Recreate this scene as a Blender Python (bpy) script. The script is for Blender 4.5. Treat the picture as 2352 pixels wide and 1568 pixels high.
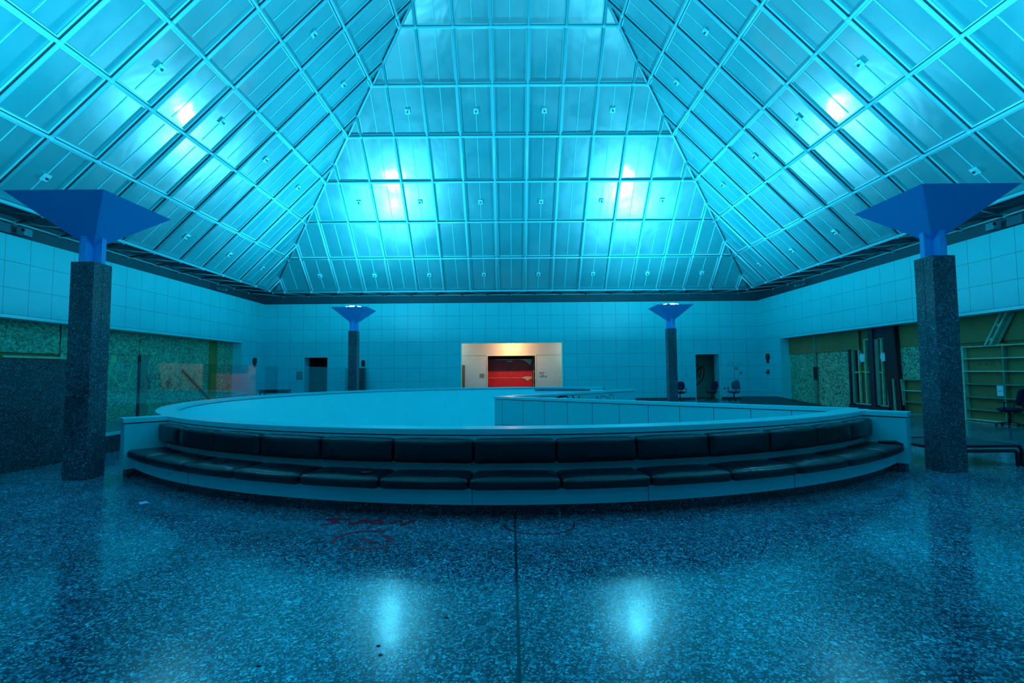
import bpy, bmesh, math, random
from mathutils import Vector, Matrix, noise
random.seed(7)
for o in list(bpy.data.objects): bpy.data.objects.remove(o)
scn = bpy.context.scene
COL = scn.collection
PI = math.pi
# ------------------------------------------------------------------ camera
CAMP = Vector((-0.0983, 0.0, 1.6658)); PITCH, YAW, ROLL = 0.0597, 0.0032, -0.0082
cam_d = bpy.data.cameras.new('camera'); cam = bpy.data.objects.new('camera', cam_d); COL.objects.link(cam)
fw = Vector((math.sin(YAW)*math.cos(PITCH), math.cos(YAW)*math.cos(PITCH), math.sin(PITCH)))
rt = Vector((math.cos(YAW), -math.sin(YAW), 0)); up = rt.cross(fw)
r2 = rt*math.cos(ROLL) + up*math.sin(ROLL); u2 = -rt*math.sin(ROLL) + up*math.cos(ROLL)
mw = Matrix((r2, u2, -fw)).transposed().to_4x4(); mw.translation = CAMP; cam.matrix_world = mw
cam_d.sensor_width = 36.0; cam_d.lens = 36.0*1162.17/2352; cam_d.clip_start = 0.05; cam_d.clip_end = 200
scn.camera = cam
# ------------------------------------------------------------------ world, view, light levels
w = bpy.data.worlds.new('world'); scn.world = w; w.use_nodes = True
w.node_tree.nodes['Background'].inputs[0].default_value = (0.01, 0.05, 0.08, 1)
w.node_tree.nodes['Background'].inputs[1].default_value = 0.2
scn.view_settings.view_transform = 'Standard'; scn.view_settings.look = 'None'
scn.cycles.max_bounces = 7; scn.cycles.diffuse_bounces = 5; scn.cycles.glossy_bounces = 4
scn.view_settings.exposure = 0.0; scn.view_settings.gamma = 1.0
LAMP_COL = (0.09, 0.71, 1.0); LAMP_STRENGTH = 1620.0
WARM_COL = (1.0, 0.50, 0.17)

# ------------------------------------------------------------------ materials
def newmat(name):
    m = bpy.data.materials.new(name); m.use_nodes = True
    return m, m.node_tree, m.node_tree.nodes['Principled BSDF']
class NT:
    def __init__(s, nt): s.nt = nt
    def n(s, t, **k):
        x = s.nt.nodes.new(t)
        for a, b in k.items(): setattr(x, a, b)
        return x
    def l(s, a, b): s.nt.links.new(a, b)
    def m(s, op, a, b=None, c=None, clamp=False):
        x = s.n('ShaderNodeMath', operation=op); x.use_clamp = clamp
        for i, v in enumerate((a, b, c)):
            if v is None: continue
            if isinstance(v, (int, float)): x.inputs[i].default_value = v
            else: s.l(v, x.inputs[i])
        return x.outputs[0]
    def pos(s):
        g = s.n('ShaderNodeNewGeometry'); return g.outputs['Position']
    def xyz(s, v):
        x = s.n('ShaderNodeSeparateXYZ'); s.l(v, x.inputs[0]); return x.outputs
    def noise(s, v, sc, det=3, rough=.5, dist=0):
        x = s.n('ShaderNodeTexNoise'); s.l(v, x.inputs['Vector']); x.inputs['Scale'].default_value = sc
        x.inputs['Detail'].default_value = det; x.inputs['Roughness'].default_value = rough; x.inputs['Distortion'].default_value = dist
        return x.outputs[0]
    def voro(s, v, sc, feat='F1', out='Color'):
        x = s.n('ShaderNodeTexVoronoi', feature=feat); s.l(v, x.inputs['Vector']); x.inputs['Scale'].default_value = sc
        return x.outputs[out]
    def ramp(s, f, stops):
        x = s.n('ShaderNodeValToRGB'); s.l(f, x.inputs[0]); e = x.color_ramp.elements
        while len(e) < len(stops): e.new(0.5)
        for i, (p, c) in enumerate(stops):
            e[i].position = p; e[i].color = c if len(c) == 4 else (*c, 1)
        return x.outputs[0]
    def mix(s, f, a, b, blend='MIX'):
        x = s.n('ShaderNodeMix', data_type='RGBA', blend_type=blend)
        for i, v in ((0, f), (6, a), (7, b)):
            if isinstance(v, (int, float)): x.inputs[i].default_value = v
            elif isinstance(v, tuple): x.inputs[i].default_value = v if len(v) == 4 else (*v, 1)
            else: s.l(v, x.inputs[i])
        return x.outputs[2]
    def line(s, c, per, off, wid):
        f = s.m('FRACT', s.m('DIVIDE', s.m('SUBTRACT', c, off - 1000*per), per))
        d = s.m('MULTIPLY', s.m('MINIMUM', f, s.m('SUBTRACT', 1.0, f)), per)
        return s.m('LESS_THAN', d, wid/2)
    def scale(s, v, sc):
        x = s.n('ShaderNodeMapping'); s.l(v, x.inputs[0]); x.inputs['Scale'].default_value = sc; return x.outputs[0]
    def bump(s, h, strength, dist, bsdf):
        x = s.n('ShaderNodeBump'); s.l(h, x.inputs['Height']); x.inputs['Strength'].default_value = strength
        x.inputs['Distance'].default_value = dist; s.l(x.outputs[0], bsdf.inputs['Normal'])
def plain(name, col, rough=.5, metal=0, spec=.5, emis=None, est=0, var=0.0, vscale=3.0):
    m, nt, b = newmat(name); b.inputs['Base Color'].default_value = (*col, 1)
    b.inputs['Roughness'].default_value = rough; b.inputs['Metallic'].default_value = metal
    b.inputs['Specular IOR Level'].default_value = spec
    if emis: b.inputs['Emission Color'].default_value = (*emis, 1); b.inputs['Emission Strength'].default_value = est
    if var:
        N = NT(nt); f = N.noise(N.pos(), vscale, 4, .6)
        c = N.ramp(f, [(.3, tuple(x*(1-var) for x in col)), (.7, tuple(min(1, x*(1+var)) for x in col))])
        N.l(c, b.inputs['Base Color'])
    return m
WHITE = (0.02, 0.74, 0.82)
def tiled(name, axis, col=WHITE, zoff=5.66, uoff=0.0, per=.75, wid=.012, rows=True, dark=(.015, .20, .26)):
    m, nt, b = newmat(name); N = NT(nt); x = N.xyz(N.pos())
    a = N.line(x[axis], per, uoff, wid)
    if rows: a = N.m('MAXIMUM', a, N.line(x[2], per, zoff, wid))
    f = N.noise(N.pos(), .8, 3, .6)
    base = N.ramp(f, [(.3, tuple(v*.93 for v in col)), (.7, col)])
    N.l(N.mix(a, base, dark), b.inputs['Base Color']); b.inputs['Roughness'].default_value = .42
    N.bump(N.m('SUBTRACT', 1.0, a), .3, .004, b)
    return m
M = {}
M['wall_x'] = tiled('white_wall_panels_x', 0, uoff=-.015)
M['wall_y'] = tiled('white_wall_panels_y', 1, uoff=14.07)
M['white'] = plain('white_metal_panel', WHITE, .35, var=.03, vscale=1.0)
M['white_edge'] = plain('white_metal_trim', (.03, .80, .88), .28, spec=.7)
M['gap'] = plain('shadow_gap', (.01, .09, .12), .6)
M['parwall'] = plain('white_parapet_panel', WHITE, .38, var=.04, vscale=.7)
def legmat():
    m, nt, b = newmat('parapet_panels_straight'); N = NT(nt); x = N.xyz(N.pos())
    # distance along the straight parapet leg from its tip
    d = N.m('ADD', N.m('MULTIPLY', N.m('SUBTRACT', x[0], -.6), .7725), N.m('MULTIPLY', N.m('SUBTRACT', x[1], 14.7), -.635))
    d2 = N.m('ABSOLUTE', d)
    a = N.m('MAXIMUM', N.line(d2, .735, .32, .014), N.line(x[2], .75, .165, .014))
    N.l(N.mix(a, WHITE, (.01, .16, .2)), b.inputs['Base Color']); b.inputs['Roughness'].default_value = .4
    return m
M['leg'] = legmat()
def terrazzo(name, chip, chip2, dark, mid, light, rough, joints=False, amp=1.0, grid=None):
    m, nt, b = newmat(name); N = NT(nt); p = N.pos()
    wv = N.n('ShaderNodeTexNoise'); N.l(p, wv.inputs['Vector']); wv.inputs['Scale'].default_value = chip*.6
    q = N.mix(.012, p, wv.outputs['Color'], 'ADD')
    c1 = N.xyz(N.voro(q, chip)); c2 = N.xyz(N.voro(q, chip2))
    d1 = N.voro(q, chip, 'DISTANCE_TO_EDGE', 'Distance')
    k1 = N.ramp(c1[0], [(0, dark), (.42, dark), (.55, mid), (.86, mid), (.97, light)])
    k2 = N.ramp(c2[1], [(0, dark), (.5, dark), (.75, mid), (.95, light)])
    big = N.m('GREATER_THAN', c1[2], .45)
    inside = N.m('MULTIPLY', big, N.m('GREATER_THAN', d1, .06))
    col = N.mix(inside, k2, k1)
    blot = N.noise(p, .9, 4, .6)
    tone = N.ramp(blot, [(.3, (.62, .62, .62)), (.7, (1.15, 1.15, 1.15))])
    col = N.mix(1.0, col, tone, 'MULTIPLY')
    x = N.xyz(p)
    r = N.ramp(N.noise(p, 2.2, 5, .65), [(.3, (rough*.8,)*3), (.75, (min(1, rough*1.35),)*3)])
    if joints:
        thick = N.m('LESS_THAN', N.m('ABSOLUTE', N.m('SUBTRACT', x[0], -.063)), .011)
        thin = N.m('MAXIMUM', N.line(x[0], 1.5775, -1.64, .009), N.line(x[1], 3.05, 2.84, .009))
        col = N.mix(N.m('MULTIPLY', thin, .7), col, (.004, .02, .03)); col = N.mix(thick, col, (.006, .035, .055))
        sv = N.noise(N.scale(p, (1, 1, 1)), .45, 2, .5)
        st = N.ramp(sv, [(.60, (0, 0, 0)), (.68, (1, 1, 1))])
        col = N.mix(N.m('MULTIPLY', N.xyz(st)[0], .35), col, (.03, .10, .09))
    if grid:
        g = None
        for ax, per, off in grid:
            l = N.line(x[ax], per, off, .006); g = l if g is None else N.m('MAXIMUM', g, l)
        col = N.mix(N.m('MULTIPLY', g, .8), col, (.002, .012, .02))
    N.l(col, b.inputs['Base Color']); N.l(r, b.inputs['Roughness'])
    b.inputs['Specular IOR Level'].default_value = .5
    return m
M['floor'] = terrazzo('terrazzo_floor', 38, 95, (.012, .065, .12), (.07, .33, .50), (.22, .82, .95), .13, joints=True)
M['floor_low'] = plain('lower_floor', (.03, .15, .2), .5)
M['granite'] = terrazzo('dark_granite', 60, 130, (.004, .020, .036), (.015, .055, .085), (.14, .48, .55), .30)
def colgran():
    return terrazzo('column_granite', 60, 130, (.008, .036, .058), (.03, .105, .15), (.16, .50, .58), .28, grid=[(2, .74, .17)])
M['colgran'] = colgran()
def panels():
    m, nt, b = newmat('ceiling_glossy_panel'); N = NT(nt); p = N.pos()
    f = N.noise(p, .35, 4, .6)
    N.l(N.ramp(f, [(.3, (.01, .36, .42)), (.7, (.015, .47, .53))]), b.inputs['Base Color'])
    N.l(N.ramp(N.noise(p, .5, 3, .6, .5), [(.35, (.30,)*3), (.7, (.46,)*3)]), b.inputs['Roughness'])
    b.inputs['IOR'].default_value = 3.4
    b.inputs['Coat Weight'].default_value = 1.0; b.inputs['Coat Roughness'].default_value = .10; b.inputs['Coat IOR'].default_value = 1.8
    gg = N.n('ShaderNodeNewGeometry'); v1 = N.n('ShaderNodeVectorMath', operation='ADD'); v1.inputs[1].default_value = (0, 0, -.12); N.l(gg.outputs['Normal'], v1.inputs[0])
    wv = N.n('ShaderNodeTexNoise'); N.l(N.scale(p, (1, 1, .4)), wv.inputs['Vector']); wv.inputs['Scale'].default_value = 1.6; wv.inputs['Detail'].default_value = 3
    v2 = N.n('ShaderNodeVectorMath', operation='SUBTRACT'); v2.inputs[1].default_value = (.5, .5, .5); N.l(wv.outputs['Color'], v2.inputs[0])
    v3 = N.n('ShaderNodeVectorMath', operation='SCALE'); v3.inputs['Scale'].default_value = .07; N.l(v2.outputs[0], v3.inputs[0])
    v4 = N.n('ShaderNodeVectorMath', operation='ADD'); N.l(v1.outputs[0], v4.inputs[0]); N.l(v3.outputs[0], v4.inputs[1])
    v5 = N.n('ShaderNodeVectorMath', operation='NORMALIZE'); N.l(v4.outputs[0], v5.inputs[0]); N.l(v5.outputs[0], b.inputs['Coat Normal'])
    h = N.noise(N.scale(p, (.7, .7, .25)), 1.1, 2, .5, .6)
    N.bump(h, .5, .05, b)
    return m
M['panel'] = panels()
M['seam'] = plain('ceiling_seam', (.22, .92, .98), .35)
M['tube'] = plain('pale_painted_tube', (.14, .72, .80), .28, spec=.6)
M['mull'] = plain('dark_mullion', (.004, .06, .09), .5)
M['flange'] = plain('light_mullion_flange', (.25, .95, 1.0), .3)
M['soffit'] = plain('dark_soffit', (.008, .18, .24), .5, var=.15, vscale=1)
M['fascia'] = plain('dark_fascia', (.006, .13, .18), .5, var=.12, vscale=1)
M['blue'] = plain('blue_steel_paint', (.004, .42, .95), .45)
M['blue2'] = plain('blue_steel_core_paint', (.01, .46, 1.0), .4)
M['lens'] = plain('lamp_lens', (.8, .8, .8), .3, emis=LAMP_COL, est=LAMP_STRENGTH)
M['warm'] = plain('warm_bulb', (.8, .6, .3), .3, emis=WARM_COL, est=110)
M['black'] = plain('black_plastic', (.006, .010, .018), .45)
M['dkmetal'] = plain('dark_steel', (.006, .02, .045), .35)
M['plum'] = plain('dark_plum_paint', (.010, .006, .014), .5)
def leather():
    m, nt, b = newmat('black_leather'); N = NT(nt); p = N.pos()
    b.inputs['Base Color'].default_value = (.003, .006, .016, 1)
    N.l(N.ramp(N.noise(p, 3.5, 4, .6), [(.3, (.24,)*3), (.7, (.42,)*3)]), b.inputs['Roughness'])
    b.inputs['Specular IOR Level'].default_value = .62
    a = N.noise(N.scale(p, (9, 9, 1.6)), 1.4, 3, .6, 1.0)
    c = N.noise(p, 260, 2, .5)
    N.bump(N.m('ADD', a, N.m('MULTIPLY', c, .03)), .35, .012, b)
    return m
M['leather'] = leather()
def osb(name, c0, c1, c2):
    m, nt, b = newmat(name); N = NT(nt); p = N.pos()
    w1 = N.n('ShaderNodeTexNoise'); N.l(p, w1.inputs['Vector']); w1.inputs['Scale'].default_value = 5
    q = N.mix(.2, p, w1.outputs['Color'], 'ADD')
    a = N.xyz(N.voro(N.scale(q, (1, 1, 3.4)), 9)); c = N.xyz(N.voro(N.scale(q, (1, 3.2, 1)), 11))
    g = N.m('ADD', N.m('MULTIPLY', a[0], .55), N.m('MULTIPLY', c[1], .45))
    N.l(N.ramp(g, [(.15, c0), (.5, c1), (.85, c2)]), b.inputs['Base Color']); b.inputs['Roughness'].default_value = .75
    return m
M['osb'] = osb('strand_board', (.05, .11, .07), (.15, .40, .26), (.34, .72, .48))
M['osb_l'] = osb('strand_board_green', (.02, .14, .09), (.05, .42, .27), (.13, .70, .46))
M['gyp'] = plain('tan_fibre_board', (.28, .20, .08), .8, var=.12, vscale=.8)
M['timber'] = plain('pine_timber', (.38, .58, .42), .7, var=.2, vscale=6)
M['timber_d'] = plain('weathered_timber', (.10, .26, .18), .7, var=.2, vscale=6)
M['paper'] = plain('white_paper', (.5, .85, .9), .6)
M['pink'] = plain('pink_paper', (1.0, .62, 1.0), .6)
M['orange'] = plain('orange_board_edge', (1.0, .20, .03), .6)
M['navy'] = plain('navy_fabric', (.010, .016, .07), .85)
M['greyfab'] = plain('grey_blue_fabric', (.03, .10, .16), .85)
M['ink'] = plain('black_marker', (.004, .006, .01), .5)
M['ink_faint'] = plain('faint_marker', (.03, .34, .42), .5)
M['ink_green'] = plain('green_spray', (.02, .75, .28), .5)
M['ink_red'] = plain('red_spray', (1.0, .015, .05), .5)
M['red'] = plain('red_paint', (.80, .008, .012), .45, var=.15, vscale=2)
M['vest'] = plain('vestibule_plaster', (.55, .55, .55), .6)
M['vest_line'] = plain('plaster_joint', (.2, .15, .1), .6)
M['brown'] = plain('brown_door', (.18, .09, .04), .5)
M['brass'] = plain('bronze_plaque', (.22, .20, .14), .5)
M['torn'] = plain('torn_white_paper', (.80, .66, .50), .7)
M['mat'] = plain('black_rubber', (.008, .035, .05), .55, var=.2, vscale=4)
def glass():
    m = bpy.data.materials.new('tinted_glass'); m.use_nodes = True; nt = m.node_tree; nt.nodes.clear(); N = NT(nt)
    o = N.n('ShaderNodeOutputMaterial'); t = N.n('ShaderNodeBsdfTransparent'); t.inputs[0].default_value = (.80, .92, .94, 1)
    g = N.n('ShaderNodeBsdfGlossy'); g.inputs['Roughness'].default_value = .02; g.inputs[0].default_value = (.9, 1, 1, 1)
    fr = N.n('ShaderNodeFresnel'); fr.inputs[0].default_value = 1.55
    mx = N.n('ShaderNodeMixShader'); gm = N.n('ShaderNodeNewGeometry'); N.l(N.m('MULTIPLY', N.m('MULTIPLY', fr.outputs[0], N.m('SUBTRACT', 1.0, gm.outputs['Backfacing'])), 1.3, clamp=True), mx.inputs[0])
    N.l(t.outputs[0], mx.inputs[1]); N.l(g.outputs[0], mx.inputs[2]); N.l(mx.outputs[0], o.inputs[0])
    return m
M['glass'] = glass()

# ------------------------------------------------------------------ mesh building
class MB:
    def __init__(s): s.v = []; s.f = []
    def add(s, vs, fs):
        n = len(s.v); s.v += [Vector(v) for v in vs]; s.f += [tuple(n+i for i in f) for f in fs]; return s
    def box(s, x0, y0, z0, x1, y1, z1):
        v = [(x, y, z) for z in (z0, z1) for y in (y0, y1) for x in (x0, x1)]
        return s.add(v, [(0, 2, 3, 1), (4, 5, 7, 6), (0, 1, 5, 4), (1, 3, 7, 5), (3, 2, 6, 7), (2, 0, 4, 6)])
    def obox(s, c, a, b, d):          # centre and three half axes
        c, a, b, d = map(Vector, (c, a, b, d))
        v = [c+a*i+b*j+d*k for k in (-1, 1) for j in (-1, 1) for i in (-1, 1)]
        return s.add(v, [(0, 2, 3, 1), (4, 5, 7, 6), (0, 1, 5, 4), (1, 3, 7, 5), (3, 2, 6, 7), (2, 0, 4, 6)])
    def bar(s, p, q, w, h, upv=(0, 0, 1)):
        p, q = Vector(p), Vector(q); d = q-p; L = d.length; d.normalize(); u = Vector(upv)
        sd = d.cross(u).normalized(); u = sd.cross(d)
        return s.obox((p+q)/2, d*(L/2), sd*(w/2), u*(h/2))
    def tube(s, p, q, r, n=10, r2=None, caps=True):
        p, q = Vector(p), Vector(q); d = (q-p).normalized(); a = d.orthogonal().normalized(); b = d.cross(a)
        r2 = r if r2 is None else r2
        v = [c + (a*math.cos(2*PI*i/n)+b*math.sin(2*PI*i/n))*rr for c, rr in ((p, r), (q, r2)) for i in range(n)]
        f = [(i, (i+1) % n, n+(i+1) % n, n+i) for i in range(n)]
        if caps: f += [tuple(range(n))[::-1], tuple(range(n, 2*n))]
        return s.add(v, f)
    def path(s, pts, r, n=10):
        pts = [Vector(p) for p in pts]; rings = []
        up0 = None
        for i, p in enumerate(pts):
            d = (pts[min(i+1, len(pts)-1)]-pts[max(i-1, 0)]).normalized()
            a = d.orthogonal().normalized() if up0 is None else (up0 - d*up0.dot(d)).normalized()
            up0 = a; b = d.cross(a)
            rings.append([p+(a*math.cos(2*PI*k/n)+b*math.sin(2*PI*k/n))*r for k in range(n)])
        v = [x for rg in rings for x in rg]; f = []
        for i in range(len(pts)-1):
            for k in range(n): f.append((i*n+k, i*n+(k+1) % n, (i+1)*n+(k+1) % n, (i+1)*n+k))
        f += [tuple(range(n))[::-1], tuple(range((len(pts)-1)*n, len(pts)*n))]
        return s.add(v, f)
    def sphere(s, c, r, n=10, m=6, sc=(1, 1, 1)):
        c = Vector(c); v = []; f = []
        for j in range(m+1):
            t = PI*j/m
            for i in range(n):
                a = 2*PI*i/n
                v.append(c+Vector((r*sc[0]*math.sin(t)*math.cos(a), r*sc[1]*math.sin(t)*math.sin(a), r*sc[2]*math.cos(t))))
        for j in range(m):
            for i in range(n): f.append((j*n+i, (j+1)*n+i, (j+1)*n+(i+1) % n, j*n+(i+1) % n))
        return s.add(v, f)
    def arc(s, r0, r1, z0, z1, a0, a1, n=90, zf=None):
        v = []; f = []
        for i in range(n+1):
            a = math.radians(a0+(a1-a0)*i/n)
            for r, z in ((r0, z0), (r1, z0), (r1, z1), (r0, z1)): v.append(P(r, a, z))
        for i in range(n):
            for k in range(4): f.append((i*4+k, i*4+(k+1) % 4, (i+1)*4+(k+1) % 4, (i+1)*4+k))
        f += [(3, 2, 1, 0), (n*4, n*4+1, n*4+2, n*4+3)]
        return s.add(v, f)
    def prism(s, poly, z0, z1):
        n = len(poly); v = [(x, y, z0) for x, y in poly]+[(x, y, z1) for x, y in poly]
        return s.add(v, [tuple(range(n))[::-1], tuple(range(n, 2*n))]+[(i, (i+1) % n, n+(i+1) % n, n+i) for i in range(n)])
    def quad(s, a, b, c, d): return s.add([a, b, c, d], [(0, 1, 2, 3)])
CX, CY = 0.0, 15.0
def P(r, a, z): return (CX+r*math.sin(a), CY-r*math.cos(a), z)
OFF = {}
def mesh_obj(name, mb, mat, loc=(0, 0, 0), parent=None, smooth=False, bevel=0, keep=False):
    off = OFF[parent] if parent is not None else Vector(loc)
    me = bpy.data.meshes.new(name)
    me.from_pydata([v-off for v in mb.v], [], mb.f); me.update()
    bm = bmesh.new(); bm.from_mesh(me); bmesh.ops.recalc_face_normals(bm, faces=bm.faces) if not keep else None
    bm.to_mesh(me); bm.free()
    o = bpy.data.objects.new(name, me); COL.objects.link(o); me.materials.append(M[mat] if isinstance(mat, str) else mat)
    if parent is not None: o.parent = parent; OFF[o] = off
    else: o.location = loc; OFF[o] = Vector(loc)
    if smooth:
        for p in me.polygons: p.use_smooth = True
    if bevel:
        b = o.modifiers.new('bevel', 'BEVEL'); b.width = bevel; b.segments = 2; b.limit_method = 'ANGLE'
    return o
def empty(name, loc):
    o = bpy.data.objects.new(name, None); COL.objects.link(o); o.location = loc; o.empty_display_size = .2; OFF[o] = Vector(loc); return o
def tag(o, label, cat, group=None):
    o['label'] = label; o['category'] = cat
    if group: o['group'] = group
    return o
def struct(name, mb, mat, parent=None, smooth=False, keep=False):
    o = mesh_obj(name, mb, mat, parent=parent, smooth=smooth, keep=keep)
    if parent is None: o['kind'] = 'structure'
    return o
def kids(o): return [c for c in bpy.data.objects if c.parent == o]
def copy_tree(o, parent=None):
    c = o.copy(); COL.objects.link(c)
    if parent is not None: c.parent = parent
    OFF[c] = OFF[o]
    for ch in kids(o): copy_tree(ch, c)
    return c
def ink(name, parent, strokes, O, U, V, wd, mat):
    """flat marker strokes lying on a surface; O origin, U and V directions"""
    O, U, V = Vector(O), Vector(U).normalized(), Vector(V).normalized(); n = U.cross(V); mb = MB()
    for k, st in enumerate(strokes):
        pts = [Vector((a, b)) for a, b in st]; L = []; R_ = []
        for i, p in enumerate(pts):
            d = (pts[min(i+1, len(pts)-1)]-pts[max(i-1, 0)]); d = d.normalized() if d.length > 0 else Vector((1, 0)); s = Vector((-d.y, d.x))*wd/2
            L.append(p+s); R_.append(p-s)
        e = O + n*.0003*k
        for i in range(len(pts)-1):
            mb.add([e+U*q.x+V*q.y for q in (L[i], R_[i], R_[i+1], L[i+1])], [(0, 1, 2, 3)])
    return mesh_obj(name, mb, mat, parent=parent)
def arcpts(cx, cy, rx, ry, a0, a1, n=12):
    return [(cx+rx*math.cos(math.radians(a0+(a1-a0)*i/n)), cy+ry*math.sin(math.radians(a0+(a1-a0)*i/n))) for i in range(n+1)]

# ------------------------------------------------------------------ room shell
XL, XR, YB, YF, HW = -14.26, 14.19, 29.06, 0.85, 5.66
RD = .5                       # depth of the boarded-up recesses
OZ = 3.335                    # top of the wide openings
OY0, OY1 = 3.2, 26.72
YP, XP, H0, Z0, DZ = 14.94, -.025, 13.39, 6.28, 1.5162
# back wall with three openings
def wall_with_holes(y0, y1, x0, x1, z1, holes):
    mb = MB(); xs = x0
    for a, b, t in holes:
        mb.box(xs, y0, 0, a, y1, z1); mb.box(a, y0, t, b, y1, z1); xs = b
    mb.box(xs, y0, 0, x1, y1, z1); return mb
DL, DC, DR = (-11.94, -10.58, 2.59), (-2.94, 2.88, OZ), (10.52, 11.90, 2.59)
wb = struct('wall_back', wall_with_holes(YB, YB+.45, XL-.9, XR+.9, HW, [DL, DC, DR]), 'wall_x')
mb = wall_with_holes(YF-.4, YF, XL-.9, XR+.9, HW, [(-7.0, 7.0, OZ)]); mb.box(-7.2, -3.2, 0, 7.2, -3.0, 3.6); mb.box(-7.2, -3.0, 0, -7.0, YF-.4, 3.6); mb.box(7.0, -3.0, 0, 7.2, YF-.4, 3.6); mb.box(-7.2, -3.2, 3.6, 7.2, YF-.4, 3.7)
struct('wall_front', mb, 'wall_x')
mb = MB(); mb.box(XL-.85, OY1, 0, XL, YB, HW); mb.box(XL-.85, YF, 0, XL, OY0, HW); mb.box(XL-.85, OY0, OZ, XL, OY1, HW)
wl = struct('wall_left', mb, 'wall_y')
mb = MB(); mb.box(XR, OY1, 0, XR+.85, YB, HW); mb.box(XR, YF, 0, XR+.85, OY0, HW); mb.box(XR, OY0, OZ, XR+.85, OY1, HW)
wr = struct('wall_right', mb, 'wall_y')
# smooth edging of the openings
def trimbox(n, boxes, mat='white_edge'):
    mb = MB()
    for b in boxes: mb.box(*b)
    return struct(n, mb, mat)
trimbox('trim_1', [(XL-.5, OY0, OZ-.03, XL+.012, OY1+.0, OZ+.055), (XL-.5, OY1-.03, 0, XL+.012, OY1+.035, OZ-.03)])
trimbox('trim_2', [(XR-.012, OY0, OZ-.03, XR+.5, OY1, OZ+.055), (XR-.012, OY1-.03, 0, XR+.5, OY1+.035, OZ-.03)])
k = 3
for (a, b, t), d in ((DL, .75), (DC, .45), (DR, .75)):
    trimbox('trim_%d' % k, [(a-.05, YB-.012, 0, a+.012, YB+d, t+.05), (b-.012, YB-.012, 0, b+.05, YB+d, t+.05), (a+.012, YB-.012, t-.012, b-.012, YB+d, t+.05)]); k += 1
# base boards
mb = MB(); mb.box(XL, YB-.02, 0, DL[0]-.05, YB, .12); mb.box(DL[1]+.05, YB-.02, 0, DC[0]-.05, YB, .12); mb.box(DC[1]+.05, YB-.02, 0, DR[0]-.05, YB, .12); mb.box(DR[1]+.05, YB-.02, 0, XR, YB, .12)
struct('baseboard_back', mb, 'granite')
for n, x0, x1 in (('baseboard_left', XL, XL+.02), ('baseboard_right', XR-.02, XR)):
    mb = MB(); mb.box(x0, OY1+.04, 0, x1, YB-.02, .12); struct(n, mb, 'granite')
# recess backs
mb = MB(); mb.box(XL-RD-.12, OY0-.3, 0, XL-RD-.04, OY1+.1, OZ+.3); struct('wall_recess_left', mb, 'gyp')
mb = MB(); mb.box(XR+RD+.04, OY0-.3, 0, XR+RD+.12, OY1+.1, OZ+.3); struct('wall_recess_right', mb, 'gyp')
# fascia, soffit
def ringband(h0, z0, h1, z1, n=1):
    mb = MB()
    c0 = [(-h0, -h0), (h0, -h0), (h0, h0), (-h0, h0)]; c1 = [(-h1, -h1), (h1, -h1), (h1, h1), (-h1, h1)]
    for i in range(4):
        j = (i+1) % 4
        mb.quad((XP+c0[i][0], YP+c0[i][1], z0), (XP+c0[j][0], YP+c0[j][1], z0), (XP+c1[j][0], YP+c1[j][1], z1), (XP+c1[i][0], YP+c1[i][1], z1))
    return mb
struct('trim_6', ringband(15.02, HW-.02, 15.02, 6.46), 'fascia')
mb = ringband(15.1, 6.44, 13.38, 6.44)
b2 = ringband(13.38, 6.44, 13.38, 6.25); mb.add(b2.v, b2.f); struct('trim_7', mb, 'soffit')
# ceiling: glossy panels on the four slopes of the pyramid
def fpt(side, s, h, dn=0.0):
    """point on a slope: s along the eave, h plan distance from the centre, dn metres off the slope inwards"""
    z = Z0+(H0-h)*DZ/1.5; k = math.sqrt(.5)*dn; h2 = h-k; z -= k
    return {'b': (XP+s, YP+h2, z), 'f': (XP-s, YP-h2, z), 'l': (XP-h2, YP+s, z), 'r': (XP+h2, YP-s, z)}[side]
mb = MB(); seam = MB(); fl = MB()
rings = [H0-1.5*k for k in range(9)]
for side in 'bflr':
    for k in range(9):
        h0 = rings[k]; h1 = rings[k+1] if k < 8 else 0.0
        js = range(-9, 10)
        for j in js:
            a, b = (j-.5)*1.5, (j+.5)*1.5
            poly = []
            # clip the bay to the triangle |s| <= h
            def clip(s, h): return max(-h, min(h, s))
            q = [(clip(a, h0), h0), (clip(b, h0), h0), (clip(b, h1), h1), (clip(a, h1), h1)]
            if abs(q[0][0]-q[1][0]) < .001: continue
            t1, t2 = random.gauss(0, .004), random.gauss(0, .004)
            offs = [t1+t2, -t1+t2, -t1-t2, t1-t2]
            pts = []
            # insert the hip crossing for bays cut by the hip
            if abs(q[3][0]-q[2][0]) < .001: q = q[:3]; offs = offs[:3]
            pent = None
            if a < -h1 and b > -h1 and b > -h0 and b < h1: pass
            vs = [fpt(side, s, h, -.02+o) for (s, h), o in zip(q, offs)]
            for (s0, hh) in ((b, h0),):
                pass
            # bay whose outer edge is inside at the bottom but past the hip at the top
            if b > h1 and b < h0 and a < h1: vs.insert(2, fpt(side, b, b, -.02))
            if a < -h1 and a > -h0 and b > -h1: vs.append(fpt(side, a, -a, -.02))
            nv = (Vector(vs[1])-Vector(vs[0])).cross(Vector(vs[2])-Vector(vs[0]))
            if nv.dot(Vector((XP, YP, 2))-Vector(vs[0])) < 0: vs.reverse()
            mb.add(vs, [tuple(range(len(vs)))])
            # bright centre seam of the bay
            m = j*1.5
            if abs(m) < h0:
                hh1 = max(h1, abs(m))
                p0, p1 = Vector(fpt(side, m, h0-.12, -.004)), Vector(fpt(side, m, hh1+.08, -.004))
                if (p1-p0).length > .1:
                    seam.bar(p0, p1, .026, .005, Vector(fpt(side, 0, 5, 1))-Vector(fpt(side, 0, 5, 0)))
ceil = struct('ceiling', mb, 'panel', keep=True)
struct('trim_8', seam, 'seam')
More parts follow.
